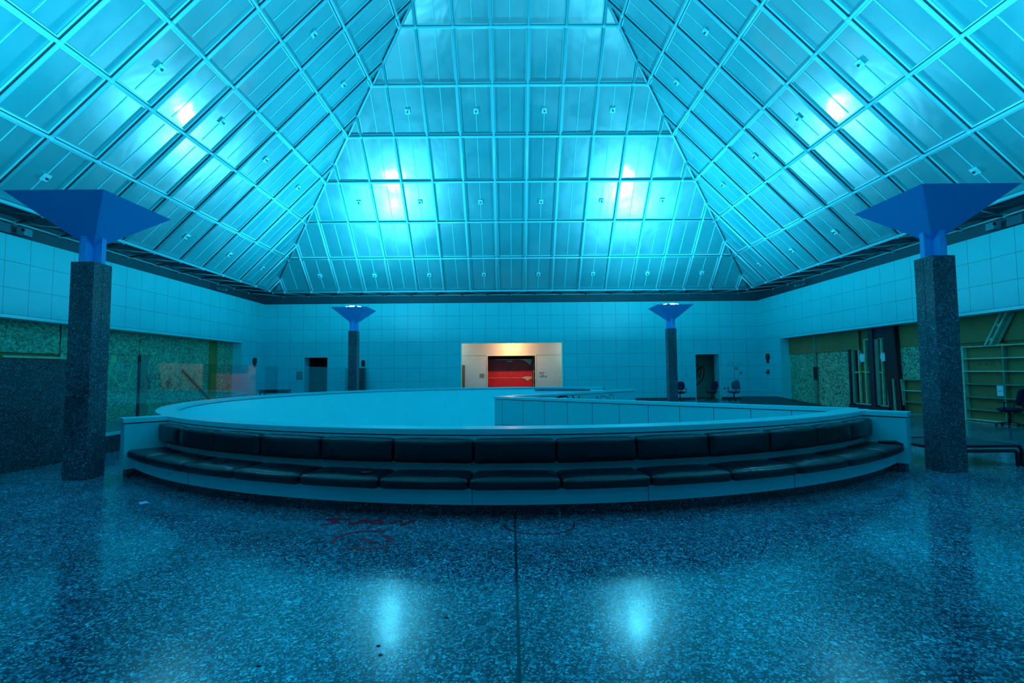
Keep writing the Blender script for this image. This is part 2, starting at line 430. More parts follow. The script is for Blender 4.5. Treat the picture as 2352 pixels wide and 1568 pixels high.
# ------------------------------------------------------------------ skylight space frame
sky = empty('skylight_frame', (XP, YP, Z0))
tag(sky, 'pale tubular steel grid under the pyramid skylight', 'skylight frame')
nodes = []
TR = .05
for side in 'blrf':
    nrm = Vector(fpt(side, 0, 5, 1))-Vector(fpt(side, 0, 5, 0))
    vis = side != 'f'
    for k in range(9 if vis else 0):
        h = rings[k]
        if h < .5: continue
        # purlin of this ring
        mbp = MB(); mbp.tube(fpt(side, -h, h, .085), fpt(side, h, h, .085), TR)
        pu = mesh_obj('purlin', mbp, 'tube', parent=sky, smooth=True)
        if k:
            mm = MB(); mm.bar(fpt(side, -h, h, .02), fpt(side, h, h, .02), .105, .035, nrm); mesh_obj('mullion', mm, 'mull', parent=pu)
            fl.bar(fpt(side, -h, h, .0), fpt(side, h, h, .0), .19, .018, nrm)
        j = -9
        while j < 10:
            s = (j+.5)*1.5
            if abs(s) < h-.02: nodes.append((side, s, h))
            j += 1
        nodes.append((side, -h, h))
    for j in (range(-9, 9) if vis else []):
        s = (j+.5)*1.5
        if abs(s) > H0: continue
        p, q = (s, H0), (s, max(abs(s), 1.39))
        mr = MB(); mr.tube(fpt(side, p[0], p[1], .085), fpt(side, q[0], q[1], .085), TR)
        ra = mesh_obj('rafter', mr, 'tube', parent=sky, smooth=True)
        mm = MB(); mm.bar(fpt(side, p[0], p[1], .02), fpt(side, q[0], q[1], .02), .105, .035, nrm); mesh_obj('mullion', mm, 'mull', parent=ra)
        fl.bar(fpt(side, p[0], p[1], .0), fpt(side, q[0], q[1], .0), .19, .018, nrm)
for sx in (-1, 1):
    for sy in (1, -1):
        def hp(h, d): return Vector((XP+sx*(h-d*.6), YP+sy*(h-d*.6), Z0+(H0-h)*DZ/1.5-d*.6))
        mh = MB(); mh.tube(hp(H0, .085), hp(1.39, .085), TR*.85)
        hr = mesh_obj('hip_rafter', mh, 'tube', parent=sky, smooth=True)
        mm = MB(); mm.bar(hp(H0, .01), hp(1.39, .01), .10, .04); mesh_obj('mullion', mm, 'mull', parent=hr)
        fl.bar(hp(H0, -.03), hp(1.39, -.03), .20, .02)
struct('trim_9', fl, 'flange')
nodes.sort(key=lambda n: (Vector(fpt(*n, .085))-CAMP).length)
def invis(n):
    p = Vector(fpt(*n, .085))-CAMP; d = p.dot(fw)
    return d < .5 or abs(p.dot(r2)/d) > 1.02 or abs(p.dot(u2)/d) > .69
seen = [n for n in nodes if not invis(n)]; rest = seen[95:]
nm = MB().sphere((0, 0, 0), .082, 12, 8); nme = None
for n in seen[:95]:
    mbn = MB().sphere(fpt(*n, .085), .082, 12, 8); mesh_obj('node_ball', mbn, 'tube', parent=sky, smooth=True)
if rest:
    mbn = MB()
    for n in rest: mbn.sphere(fpt(*n, .085), .082, 10, 6)
    o = mesh_obj('node_balls', mbn, 'tube', parent=sky, smooth=True); o['kind'] = 'stuff'
# eave trusses: built for the back eave, copied to both sides
tr = empty('eave_truss', (XP, YP, 6.23))
tag(tr, 'flat tubular eave truss above the far wall', 'truss', 'eave trusses around the skylight')
HL = 14.85
def tp(s, h, z): return (XP+s, YP+h, z)
mesh_obj('chord', MB().tube(tp(-HL, HL, 6.23), tp(HL, HL, 6.23), .036), 'tube', parent=tr, smooth=True)
for j in range(-9, 10):
    s = j*1.5
    mesh_obj('node_ball', MB().sphere(tp(s, HL, 6.23), .07, 10, 6), 'tube', parent=tr, smooth=True)
    for d in (-.75, .75):
        if abs(s+d) < H0:
            mesh_obj('web_member', MB().tube(tp(s, HL, 6.23), tp(s+d, H0-.12, 6.18), .014 if d*(s if s else 1) > 0 else .028, 6), 'tube' if d*(s if s else 1) > 0 else 'mull', parent=tr, smooth=True)
mesh_obj('web_member', MB().tube(tp(-13.5, HL, 6.23), tp(-HL, HL-1.35, 6.23), .02, 6), 'tube', parent=tr, smooth=True)
for ang, lab in ((PI/2, 'flat tubular eave truss above the left wall'), (-PI/2, 'flat tubular eave truss above the right wall')):
    c = copy_tree(tr); c.rotation_euler = (0, 0, ang); c['label'] = lab
# sprinkler heads on every second centre seam of alternate panel rows
row_names = {0: 'lowest row', 2: 'third row up', 4: 'fifth row up'}
side_names = {'b': 'far slope', 'l': 'left slope', 'r': 'right slope'}
ordn = {1: 'nearest the middle', 3: 'second from the middle', 5: 'third from the middle', 7: 'fourth from the middle'}
proto = empty('sprinkler_head', (0, 0, 0))
pl = mesh_obj('cover_plate', MB().box(-.11, -.11, -.012, .11, .11, 0), 'flange', parent=proto)
mbh = MB().tube((0, 0, 0), (0, 0, .05), .018, 8); mbh.tube((0, 0, .05), (0, 0, .06), .04, 8)
mesh_obj('nozzle', mbh, 'mull', parent=proto)
first = True
for side in 'blr':
    for row in (0, 2, 4):
        mid = rings[row]-.75
        for j in (-7, -5, -3, -1, 1, 3, 5, 7):
            if abs(j)*1.5 > mid-.8: continue
            p = Vector(fpt(side, j*1.5, mid, .045)); d = p-CAMP; dd = d.dot(fw)
            if dd < .3 or abs(d.dot(r2)/dd) > 1.05 or abs(d.dot(u2)/dd) > .7: continue
            o = proto if first else copy_tree(proto); first = False
            n = (Vector(fpt(side, 0, 5, 1))-Vector(fpt(side, 0, 5, 0))).normalized()
            al = (Vector(fpt(side, 1, 5, 0))-Vector(fpt(side, 0, 5, 0))).normalized(); c = n.cross(al)
            o.matrix_world = Matrix((al, c, n)).transposed().to_4x4() @ Matrix.Identity(4)
            o.rotation_euler = Matrix((al, c, n)).transposed().to_euler(); o.location = p
            if side == 'b': sd = 'leftward' if j < 0 else 'rightward'
            else: sd = ('nearward' if (j < 0) == (side == 'l') else 'farward')
            tag(o, 'square sprinkler plate on the %s, %s, %s %s' % (side_names[side], row_names[row], ordn[abs(j)], sd), 'sprinkler', 'sprinklers on the ceiling slopes')

# ------------------------------------------------------------------ floor with the round opening
RI, RO = 8.32, 8.66
TIP = (-.6, 14.7); LEG_A = (6.12, 9.13); LEG_B = (4.55, 19.75)
AJ = 46.0; AE = -208.4
mb = MB(); X0, X1, Y0, Y1 = XL-1.0, XR+1.0, -3.1, YB+.75
def ray(a):
    dx, dy = math.sin(a), -math.cos(a); t = 1e9
    if dx > 1e-9: t = min(t, (X1-CX)/dx)
    if dx < -1e-9: t = min(t, (X0-CX)/dx)
    if dy > 1e-9: t = min(t, (Y1-CY)/dy)
    if dy < -1e-9: t = min(t, (Y0-CY)/dy)
    return (CX+dx*t, CY+dy*t, 0)
angs = [math.radians(i*2) for i in range(180)]
for c in ((X0, Y0), (X1, Y0), (X1, Y1), (X0, Y1)): angs.append(math.atan2(c[0]-CX, -(c[1]-CY)) % (2*PI))
angs.sort(); n = len(angs)
for i in range(n):
    a, b = angs[i], angs[(i+1) % n]
    mb.quad(P(RI+.05, a, 0), ray(a), ray(b), P(RI+.05, b, 0))
# the peninsula between the two straight parapets
sec = [(TIP[0], TIP[1], 0)]
for i in range(0, 23): sec.append(P(RI+.05, math.radians(AJ+(138-AJ)*i/22), 0))
mb.add(sec, [tuple(range(len(sec)))])
struct('floor', mb, 'floor')
mb = MB(); mb.quad((-11, 4, -4), (11, 4, -4), (11, 27, -4), (-11, 27, -4)); struct('floor_lower', mb, 'floor_low')
# circular parapet
par = empty('round_parapet', (CX, CY, 0)); tag(par, 'large circular white parapet around the opening in the floor', 'parapet')
mb = MB()
FR = [(RO-.04, .87), (RI, .87), (6.68, -.76), (6.68, -.80), (RO-.04, -.80)]
na = 200
for i in range(na+1):
    a = math.radians(AJ+(AE-AJ)*i/na); mb.v += [Vector(P(r_, a, z_)) for r_, z_ in FR]
for i in range(na):
    for k_ in range(5): mb.f.append((i*5+k_, i*5+(k_+1) % 5, (i+1)*5+(k_+1) % 5, (i+1)*5+k_))
mb.f += [(4, 3, 2, 1, 0), tuple(na*5+k_ for k_ in range(5))]
mesh_obj('wall_panel', mb, 'parwall', parent=par, smooth=False)
mesh_obj('shadow_gap', MB().arc(RI+.02, RO-.06, .868, .89, AJ, AE, 200), 'gap', parent=par)
mesh_obj('cap', MB().arc(RI-.015, RO, .888, .957, AJ, AE, 200), 'white_edge', parent=par)
mesh_obj('slab_edge', MB().arc(6.75, RO-.04, -1.25, -.80, AJ, AE, 200), 'gap', parent=par)
# short dark grab rail at the end of the parapet above the ramp
gr = MB(); gr.path([P(RI-.10, math.radians(-187-i*2.2), .83) for i in range(9)], .022); mesh_obj('handrail', gr, 'dkmetal', parent=par, smooth=True)
g2 = MB()
for i in (1, 4, 7): a = math.radians(-187-i*2.2); g2.tube(P(RI-.10, a, .83), P(RI+.02, a, .87), .01, 6)
mesh_obj('rail_bracket', g2, 'dkmetal', parent=par)
# V shaped straight parapet
def leg(p, q, name, th=.22, z0=-4.0):
    p, q = Vector((*p, 0)), Vector((*q, 0)); d = (q-p).normalized(); s = Vector((-d.y, d.x, 0))
    return p, q, d, s
vp = empty('angled_parapet', (TIP[0], TIP[1], 0)); tag(vp, 'V-shaped straight white parapet with its tip at the middle of the opening', 'parapet')
def legpoly(o):  # plan of the V: outer line through TIP, thickness inwards to the peninsula
    A, B = Vector(LEG_A), Vector(LEG_B); T = Vector(TIP)
    da, db = (A-T).normalized(), (B-T).normalized(); th = .24-2*o
    na = Vector((-da.y, da.x)); nb = Vector((db.y, -db.x))
    T0 = T+(da+db).normalized()*o*1.5
    inner = T+(da+db).normalized()*(.24-o)/math.sin(da.angle(db)/2)
    return [tuple(T0), tuple(A+na*o), tuple(A+na*(.24-o)), tuple(inner), tuple(B+nb*(.24-o)), tuple(B+nb*o)]
mesh_obj('wall_panel', MB().prism(legpoly(.02), -4, .87), 'leg', parent=vp)
mesh_obj('shadow_gap', MB().prism(legpoly(.035), .868, .89), 'gap', parent=vp)
mesh_obj('cap', MB().prism(legpoly(0), .888, .957), 'white_edge', parent=vp)
db = (Vector(LEG_B)-Vector(TIP)).normalized(); nb = Vector((db.y, -db.x))
ob = Vector(TIP)+nb*.226
gU, gV = (db.x, db.y, 0), (0, 0, 1)
tags = [[(1.75, .866), (1.98, .80), (2.2, .70)], [(2.2, .70), (2.5, .80), (2.78, .866)], [(2.2, .70), (2.2, .45)], [(2.62, .45), (2.64, .80), (2.75, .84)], [(2.75, .84), (3.05, .86), (3.12, .78), (3.1, .45)], [(3.34, .866), (3.44, .74), (3.47, .45)], [(3.70, .84), (3.68, .5)]]
ink('graffiti', vp, tags, (ob.x, ob.y, 0), gU, gV, .045, 'ink')
ink('graffiti', vp, [[(3.85, .86), (3.85, .5)], [(4.02, .86), (3.87, .70), (4.05, .6)], [(4.12, .6), (4.2, .74), (4.3, .62), (4.42, .72)]], (ob.x, ob.y, 0), gU, gV, .04, 'ink_green')
ink('graffiti', vp, [arcpts(4.72, .62, .07, .16, 180, -20), [(4.93, .5), (4.95, .79), (5.18, .77)], arcpts(5.2, .66, .14, .09, 90, -120), arcpts(5.6, .62, .15, .20, -20, 250)], (ob.x, ob.y, 0), gU, gV, .02, 'ink')
# ramp between the parapets, going down towards the lower floor
mb = MB(); mb.add([(6.0, 21.0, 0), (4.3, 22.9, 0), (4.3, 19.6, 0), (-4.5, 22.0, -1.6), (-2.5, 17.4, -1.6)], [(0, 1, 2), (1, 3, 4, 2)])
struct('floor_ramp', mb, 'floor')

# ------------------------------------------------------------------ curved bench
A0, A1 = -43.45, 42.65
bench = empty('curved_bench', P(9.0, 0, 0)); tag(bench, 'long curved white bench built around the near side of the parapet', 'bench')
mesh_obj('plinth', MB().arc(8.5, 9.0, 0, .142, A0, A1, 90), 'granite', parent=bench)
mesh_obj('seat_box', MB().arc(RO-.02, 9.10, .142, .325, A0, A1, 90), 'white', parent=bench)
mesh_obj('back_panel', MB().arc(8.60, RO-.005, .325, .872, A0, A1, 90), 'white', parent=bench)
for s, aa, ab in ((-1, A0-2.2, A0), (1, A1, A1+2.2)):
    e = mesh_obj('end_panel', MB().arc(RO-.1, 9.25, .14, .868, aa, ab, 2), 'white', parent=bench)
    mesh_obj('shadow_gap', MB().arc(RO-.1, 9.235, .866, .890, aa+.1, ab-.1, 2), 'gap', parent=e)
    mesh_obj('cap', MB().arc(RO-.005, 9.27, .888, .958, aa-.1, ab+.1, 2), 'white_edge', parent=e)
    mesh_obj('plinth', MB().arc(RO-.1, 9.20, 0, .14, aa+.1, ab, 2), 'granite', parent=e)
for a in (-30.3, -3.5, 9.5, 23.0): mesh_obj('panel_joint', MB().arc(9.095, 9.103, .145, .32, a, a+.04, 1), 'gap', parent=bench)
def cushion_mesh(seed, r0, r1, z0, z1, da, rad, crown, front_sag):
    """rounded pillow in polar space about the opening centre, local origin at its own middle"""
    rng = random.Random(seed); N = 14; vs = {}; V = []; F = []
    Lh = math.radians(da/2)*(r0+r1)/2 - .006
    hx, hy, hz = Lh, (r1-r0)/2, (z1-z0)/2
    def warp(t, half, rad):
        # denser grid near the edges
        return half*(t*1.5-.5*t**3) if half > rad*3 else half*t
    def put(i, j, k):
        key = (i, j, k)
        if key in vs: return vs[key]
        p = Vector((warp(i/N*2-1, hx, rad), warp(j/N*2-1, hy, rad), warp(k/N*2-1, hz, rad)))
        q = Vector((max(-hx+rad, min(hx-rad, p.x)), max(-hy+rad, min(hy-rad, p.y)), max(-hz+rad, min(hz-rad, p.z))))
        d = p-q
        if d.length > 0: p = q+d.normalized()*rad
        u, v = p.x/hx, p.y/hy
        ex = (1-abs(u)**4)
        if p.z > 0: p.z += crown*ex*(1-v**4)
        p.y += front_sag*ex*(1 if p.y > 0 else 0)*(1-(p.z/hz)**2)
        nn = noise.noise(Vector((p.x*5+seed*3.1, p.y*5, p.z*5)))*.006 + noise.noise(Vector((p.x*14+seed, p.y*9, p.z*5)))*.0035
        p += Vector((0, nn, nn))
        rr = (r0+r1)/2+p.y; a = p.x/((r0+r1)/2)
        vs[key] = len(V); V.append(Vector((rr*math.sin(a), (r0+r1)/2-rr*math.cos(a), p.z+(z1-z0)/2))); return vs[key]
    for a in range(N):
        for b in range(N):
            for k in (0, N):
                F.append((put(a, b, k), put(a+1, b, k), put(a+1, b+1, k), put(a, b+1, k)))
                F.append((put(a, k, b), put(a+1, k, b), put(a+1, k, b+1), put(a, k, b+1)))
                F.append((put(k, a, b), put(k, a+1, b), put(k, a+1, b+1), put(k, a, b+1)))
    m = MB(); m.v = V; m.f = F
    return m
SR = (8.665, 9.215); BR = (8.62, 8.80)
step = 6.61; start = -3.7-6*step+0.0
protos = {}
cnt_words = ['first', 'second', 'third', 'fourth', 'fifth', 'sixth', 'seventh']
for kind, (r0, r1), z0, z1, rad, crown, sag in (('seat_cushion', SR, .326, .452, .045, .022, .015), ('back_cushion', BR, .555, .835, .035, .015, .02)):
    rm = (r0+r1)/2
    pr_ = []
    for sd in range(3):
        mbc = cushion_mesh(sd+1+(10 if kind[0] == 'b' else 0), r0, r1, z0, z1, step, rad, crown, sag)
        pr_.append(mbc)
    for i in range(13):
        am = A0+.12+(i+.5)*step
        v = i % 3; key = (kind, v)
        if key not in protos:
            o = mesh_obj(kind, pr_[v], 'leather', smooth=True); protos[key] = o
        else:
            o = copy_tree(protos[key])
        a = math.radians(am); o.location = P(rm, a, z0); o.rotation_euler = (random.uniform(-.006, .006), random.uniform(-.004, .004), a)
        what = 'flat black leather seat cushion on the curved bench' if kind[0] == 's' else 'upright black leather back cushion on the curved bench'
        if i == 6: where = 'the middle one of its row'
        elif i < 6: where = '%s from its left end' % cnt_words[i]
        else: where = '%s from its right end' % cnt_words[12-i]
        tag(o, '%s, %s' % (what, where), 'cushion', 'seat cushions on the curved bench' if kind[0] == 's' else 'back cushions on the curved bench')
# the last seat cushion has slipped: its corner folds up against the end panel
def red_stain(host):
    rs = random.Random(9); mb = MB(); n = 22; c = Vector((-1.84, 6.16, .484))
    ring = [c+Vector((math.cos(2*PI*k/n)*.085*rs.uniform(.6, 1.1), math.sin(2*PI*k/n)*.06*rs.uniform(.6, 1.1), -.004)) for k in range(n)]
    mb.add([c]+ring, [(0, 1+k, 1+(k+1) % n) for k in range(n)])
    o = mesh_obj('red_stain', mb, 'ink_red'); bpy.context.view_layer.update(); o.parent = host; o.matrix_parent_inverse = host.matrix_world.inverted()
bpy.context.view_layer.update()
hosts = [o for o in bpy.data.objects if o.name.startswith('seat_cushion') and o.parent is None]
red_stain(min(hosts, key=lambda o: (o.matrix_world.translation-Vector((-1.84, 6.16, .33))).length))
a = math.radians(41.0); lk = MB()
lk.path([P(8.93, math.radians(40.9), .482), P(9.02, math.radians(41.3), .488), P(9.12, math.radians(41.9), .486), P(9.20, math.radians(42.2), .44)], .024, 10)
tag(mesh_obj('cushion_flap', lk, 'leather', loc=P(9.1, math.radians(41.7), .45), smooth=True), 'loose fold of black leather at the right end of the bench seat', 'leather flap')

# ------------------------------------------------------------------ uplight columns
def make_column(x, y):
    t = empty('uplight_column', (x, y, 0))
    hs = .19
    mesh_obj('granite_shaft', MB().box(x-hs, y-hs, 0, x+hs, y+hs, 3.515), 'colgran', parent=t, bevel=.006)
    jm = MB()
    for sx in (-1, 1): jm.box(x+sx*hs-.002, y-.004, 0, x+sx*hs+.002, y+.004, 3.5); jm.box(x-.004, y+sx*hs-.002, 0, x+.004, y+sx*hs+.002, 3.5)
    mesh_obj('shaft_joint', jm, 'gap', parent=t)
    c = MB(); L = .19; w_ = .045; zt = 4.02
    poly = [(-L, -w_), (-w_, -w_), (-w_, -L), (w_, -L), (w_, -w_), (L, -w_), (L, w_), (w_, w_), (w_, L), (-w_, L), (-w_, w_), (-L, w_)]
    c.prism([(x+a, y+b) for a, b in poly], 3.515, zt)
    mesh_obj('steel_core', c, 'blue2', parent=t)
    b = MB(); hr, zr, za = .77, 4.495, 3.755; e = .02
    apex = (x, y, za); cr = [(x-hr, y-hr, zr), (x+hr, y-hr, zr), (x+hr, y+hr, zr), (x-hr, y+hr, zr)]
    inn = [(x-hr+e, y-hr+e, zr), (x+hr-e, y-hr+e, zr), (x+hr-e, y+hr-e, zr), (x-hr+e, y+hr-e, zr)]
    fl_ = [(x-.42, y-.42, zr-.24), (x+.42, y-.42, zr-.24), (x+.42, y+.42, zr-.24), (x-.42, y+.42, zr-.24)]
    b.add([apex]+cr+inn+fl_, [(0, 2, 1), (0, 3, 2), (0, 4, 3), (0, 1, 4)]+[(1+i, 1+(i+1) % 4, 5+(i+1) % 4, 5+i) for i in range(4)]+[(5+i, 5+(i+1) % 4, 9+(i+1) % 4, 9+i) for i in range(4)]+[(9, 10, 11, 12)])
    mesh_obj('bowl', b, 'blue', parent=t)
    for i in range(6):
        an = 2*PI*i/6+PI/6; d = Vector((math.cos(an), math.sin(an), 0)); tl = Vector((-math.sin(an), math.cos(an), 0))
        tilt = math.radians(19); nrm = d*math.sin(tilt)+Vector((0, 0, math.cos(tilt))); up_ = nrm.cross(tl)
        cc = Vector((x, y, 4.575))+d*.36
        hb = MB(); hb.obox(cc-nrm*.06, tl*.12, up_*.095, nrm*.05); hb.bar(cc-nrm*.1, cc-nrm*.1-Vector((0, 0, .22)), .04, .04, (1, 0, 0))
        fo = mesh_obj('floodlight', hb, 'dkmetal', parent=t)
        lm = MB(); a_, b_ = tl*.105, up_*.08; q = cc-nrm*.006
        lm.quad(q-a_-b_, q+a_-b_, q+a_+b_, q-a_+b_)
        mesh_obj('lens', lm, 'lens', parent=fo, keep=True)
    return t
c0 = make_column(-7.06, 8.36); tag(c0, 'near left granite column with a blue upturned pyramid bowl', 'column', 'four uplight columns around the opening')
for x, y, lab in ((7.01, 8.36, 'near right granite column with a blue upturned pyramid bowl'), (-7.0, 22.3, 'far left granite column with floodlights glowing over its blue bowl'), (7.0, 22.3, 'far right granite column with floodlights glowing over its blue bowl')):
    c = copy_tree(c0); c.location = (x, y, 0); c['label'] = lab

# ------------------------------------------------------------------ left side: granite wall, curb and glass balustrade
gx = -8.75
tag(mesh_obj('granite_parapet', MB().box(gx-.32, 3.4, 0, gx, 10.3, 1.96), 'granite', loc=(gx-.16, 7, 0)), 'high dark speckled granite parapet behind the near left column', 'low wall')
bal = empty('glass_balustrade', (gx, 19, 0)); tag(bal, 'long tinted glass balustrade on a dark granite curb, left of the opening', 'balustrade')
mesh_obj('curb', MB().box(gx-.28, 10.31, 0, gx, 28.25, .36), 'granite', parent=bal)
mesh_obj('base_channel', MB().box(gx-.10, 10.31, .36, gx-.02, 28.25, .42), 'white_edge', parent=bal)
ys = [10.42, 13.43, 16.45, 19.47, 22.5, 25.55, 28.2]
for i in range(6):
    mesh_obj('glass_panel', MB().box(gx-.066, ys[i]+.012, .42, gx-.052, ys[i+1]-.012, 1.955), 'glass', parent=bal)
tag(mesh_obj('granite_pier', MB().box(-8.95, 28.3, 0, -8.27, 28.7, 1.945), 'granite', loc=(-8.6, 28.5, 0)), 'dark granite pier ending the balustrade behind the far left column', 'pier')
tag(mesh_obj('wall_speaker', MB().box(-8.62, YB-.10, 2.05, -8.44, YB, 2.40), 'black', loc=(-8.53, YB, 2.05), bevel=.02), 'small dark box on the far wall above the granite pier', 'wall box')
# low table behind the glass
tb = empty('side_table', (-12.2, 26.2, 0)); tag(tb, 'dark narrow table against the far left corner behind the glass', 'table')
mesh_obj('table_top', MB().box(-13.0, 25.9, .80, -11.5, 26.5, .85), 'dkmetal', parent=tb)
mesh_obj('apron', MB().box(-12.95, 25.95, .68, -11.55, 26.45, .80), 'dkmetal', parent=tb)
for lx in (-12.92, -11.6):
    for ly in (25.95, 26.4): mesh_obj('leg', MB().box(lx, ly, 0, lx+.05, ly+.05, .68), 'dkmetal', parent=tb)

# ------------------------------------------------------------------ items on the walls
def paddle(x, side):
    mb = MB()
    yy, zz = 28.02, 2.37; d = 1 if side == 'l' else -1
    t = empty('wall_strobe', (x, yy, zz))
    mesh_obj('disc', MB().tube((x, yy, zz), (x+d*.06, yy, zz), .19, 20), 'black', parent=t)
    mesh_obj('stem_box', MB().box(min(x, x+d*.07), yy-.08, zz-.34, max(x, x+d*.07), yy+.08, zz-.17), 'dkmetal', parent=t)
    return t
tag(paddle(XL, 'l'), 'round black alarm bell at the far end of the left wall', 'alarm', 'round alarm bells')
tag(paddle(XR, 'r'), 'round black alarm bell at the far end of the right wall', 'alarm', 'round alarm bells')
tag(mesh_obj('valve_box', MB().box(XR-.10, 27.95, 1.45, XR, 28.15, 1.56).box(XR-.06, 28.0, 1.56, XR, 28.1, 1.68), 'dkmetal', loc=(XR, 28.05, 1.45)), 'small dark fitting on the right wall below the round bell', 'wall fitting')
tag(mesh_obj('sign_plate', MB().box(-12.36, YB-.015, 1.30, -12.0, YB, 1.78), 'brass', loc=(-12.18, YB, 1.3)), 'small grey plaque on the far wall beside the dark left doorway', 'plaque', 'wall plaques')
# security cameras hung under the eaves
M['camwhite'] = plain('camera_shell', (.05, .45, .55), .4); M['camgrey'] = plain('grey_box_paint', (.02, .22, .30), .5)
def seccam(x, y, z, s):
    s *= .8; y -= .35; t = empty('security_camera', (x, y, z)); d = 1 if x < 0 else -1
    mesh_obj('mount_box', MB().box(min(x, x+d*.14), y-.75*s, z-.12*s, max(x, x+d*.14), y-.15*s, z+.22*s), M['camgrey'], parent=t, bevel=.01)
    mesh_obj('bracket', MB().bar((x+d*.06, y-.75*s, z+.15*s), (x+d*.02, y-1.5*s, z+.28*s), .04, .06).bar((x+d*.07, y-.2, z-.05*s), (x+d*.18, y+.2*s, z-.12*s), .04, .04), 'fascia', parent=t)
    h = mesh_obj('housing', MB().box(min(x+d*.1, x+d*.34), y+.08*s, z-.12*s, max(x+d*.1, x+d*.34), y+.42*s, z+.16*s), M['camwhite'], parent=t, bevel=.012)
    mesh_obj('lens', MB().box(min(x+d*.28, x+d*.35), y+.06*s, z+.02*s, max(x+d*.28, x+d*.35), y+.10*s, z+.12*s), 'black', parent=h)
    return t
tag(seccam(-15.02, 15.3, 5.98, 1.0), 'security camera and its box under the left eave, near end', 'security camera', 'security cameras under the eaves')
tag(seccam(14.97, 15.4, 5.98, 1.0), 'security camera and its box under the right eave, near end', 'security camera', 'security cameras under the eaves')
tag(seccam(-15.02, 26.1, 5.98, .55), 'small security camera under the left eave near the far corner', 'security camera', 'security cameras under the eaves')
tag(seccam(14.97, 26.1, 5.98, .55), 'small security camera under the right eave near the far corner', 'security camera', 'security cameras under the eaves')
# wall doodles on the far wall, right
wall_ink = [arcpts(12.55, 1.95, .17, .17, 20, 200), arcpts(13.05, 1.95, .17, .17, -20, 180), arcpts(12.62, 1.93, .07, .07, 0, 360), arcpts(13.02, 1.93, .07, .07, 0, 360),
            arcpts(12.0+.1, 1.97, .12, .15, 100, 260), arcpts(13.5, 1.97, .12, .2, -80, 90), [(12.75, 1.5), (12.72, 1.0)], [(12.95, 1.5), (12.98, 1.0)], arcpts(12.85, 1.0, .13, .1, 180, 360)]
ink('graffiti', wb, wall_ink, (0, YB-.003, 0), (1, 0, 0), (0, 0, 1), .022, 'ink_faint')
ink('graffiti', wb, [arcpts(12.84, 1.76, .10, .07, 0, 360, 8), arcpts(13.12, 1.5, .06, .05, 0, 360, 8), arcpts(12.85, 1.05, .05, .05, 0, 360, 8), arcpts(12.15, .62, .05, .03, 0, 360, 8)], (0, YB-.003, 0), (1, 0, 0), (0, 0, 1), .04, 'gap')
ink('graffiti', wb, [arcpts(9.95, z, .12, .05, 150, 0 if i % 2 else -150) for i, z in enumerate((1.75, 1.58, 1.42, 1.26))]+[arcpts(9.3, .85, .55, .55, -20, 120), arcpts(9.3, .85, .3, .3, 0, 120)], (0, YB-.003, 0), (1, 0, 0), (0, 0, 1), .02, 'ink_faint')

# ------------------------------------------------------------------ rooms behind the far wall
VY = 31.0
# side closets
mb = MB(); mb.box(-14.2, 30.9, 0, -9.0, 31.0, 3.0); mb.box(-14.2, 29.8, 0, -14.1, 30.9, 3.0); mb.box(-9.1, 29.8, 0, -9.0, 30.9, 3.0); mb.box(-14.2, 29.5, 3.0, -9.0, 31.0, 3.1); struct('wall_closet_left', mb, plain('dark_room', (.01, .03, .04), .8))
mb = MB(); mb.box(8.8, 31.4, 0, 14.4, 31.5, 3.0); mb.box(14.3, 29.5, 0, 14.4, 31.4, 3.0); mb.box(8.8, 29.5, 0, 8.9, 31.4, 3.0); mb.box(8.8, 29.5, 3.0, 14.4, 31.5, 3.1)
wcr = struct('wall_closet_right', mb, plain('closet_wall', (.20, .50, .42), .7))
teeth = [arcpts(11.3, 1.75, .75, .95, -110, 20, 16), [(10.95, .95), (11.1, 1.3), (11.2, .95), (11.38, 1.45), (11.5, 1.1), (11.65, 1.7), (11.75, 1.3), (11.9, 2.0)], [(10.9, 1.05), (11.4, 1.55), (11.9, 2.05)],
         arcpts(11.35, 2.25, .35, .3, 180, 340), arcpts(11.35, 1.95, .45, .3, 190, 330)]
ink('graffiti', wcr, teeth, (-.15, 31.397, -.1), (1, 0, 0), (0, 0, 1), .07, 'ink')
# main vestibule
mb = MB()
mb.box(-6.2, VY, 0, -1.52, VY+.15, 3.6); mb.box(1.42, VY, 0, 6.2, VY+.15, 3.6); mb.box(-1.52, VY, 2.65, 1.42, VY+.15, 3.6)
mb.box(-6.3, YB+.45, 0, -6.2, VY+.15, 3.6); mb.box(6.2, YB+.45, 0, 6.3, VY+.15, 3.6)
vw = struct('wall_vestibule', mb, 'vest')
mb = MB(); mb.box(-6.3, YB+.45, 3.46, 6.3, VY+.15, 3.6); struct('ceiling_vestibule', mb, 'vest')
mesh_obj('joint_line', MB().box(-6.2, VY-.004, 2.66, -1.6, VY, 2.68).box(1.5, VY-.004, 2.66, 6.2, VY, 2.68), 'vest_line', parent=vw)
mesh_obj('door_edging', MB().box(-1.56, VY-.03, 0, -1.50, VY+.17, 2.70).box(1.40, VY-.03, 0, 1.46, VY+.17, 2.70).box(-1.50, VY-.03, 2.64, 1.40, VY+.17, 2.70), plain('pale_door_edging', (.75, .62, .45), .5), parent=vw)
struct('door_1', MB().box(-3.6, VY-.04, 0, -2.90, VY, 2.10), 'brown')
tag(mesh_obj('sign_plate', MB().box(-1.98, VY-.02, 1.32, -1.72, VY, 1.56), 'brass', loc=(-1.85, VY, 1.32)), 'small bronze plaque left of the red-boarded doorway', 'plaque', 'wall plaques')
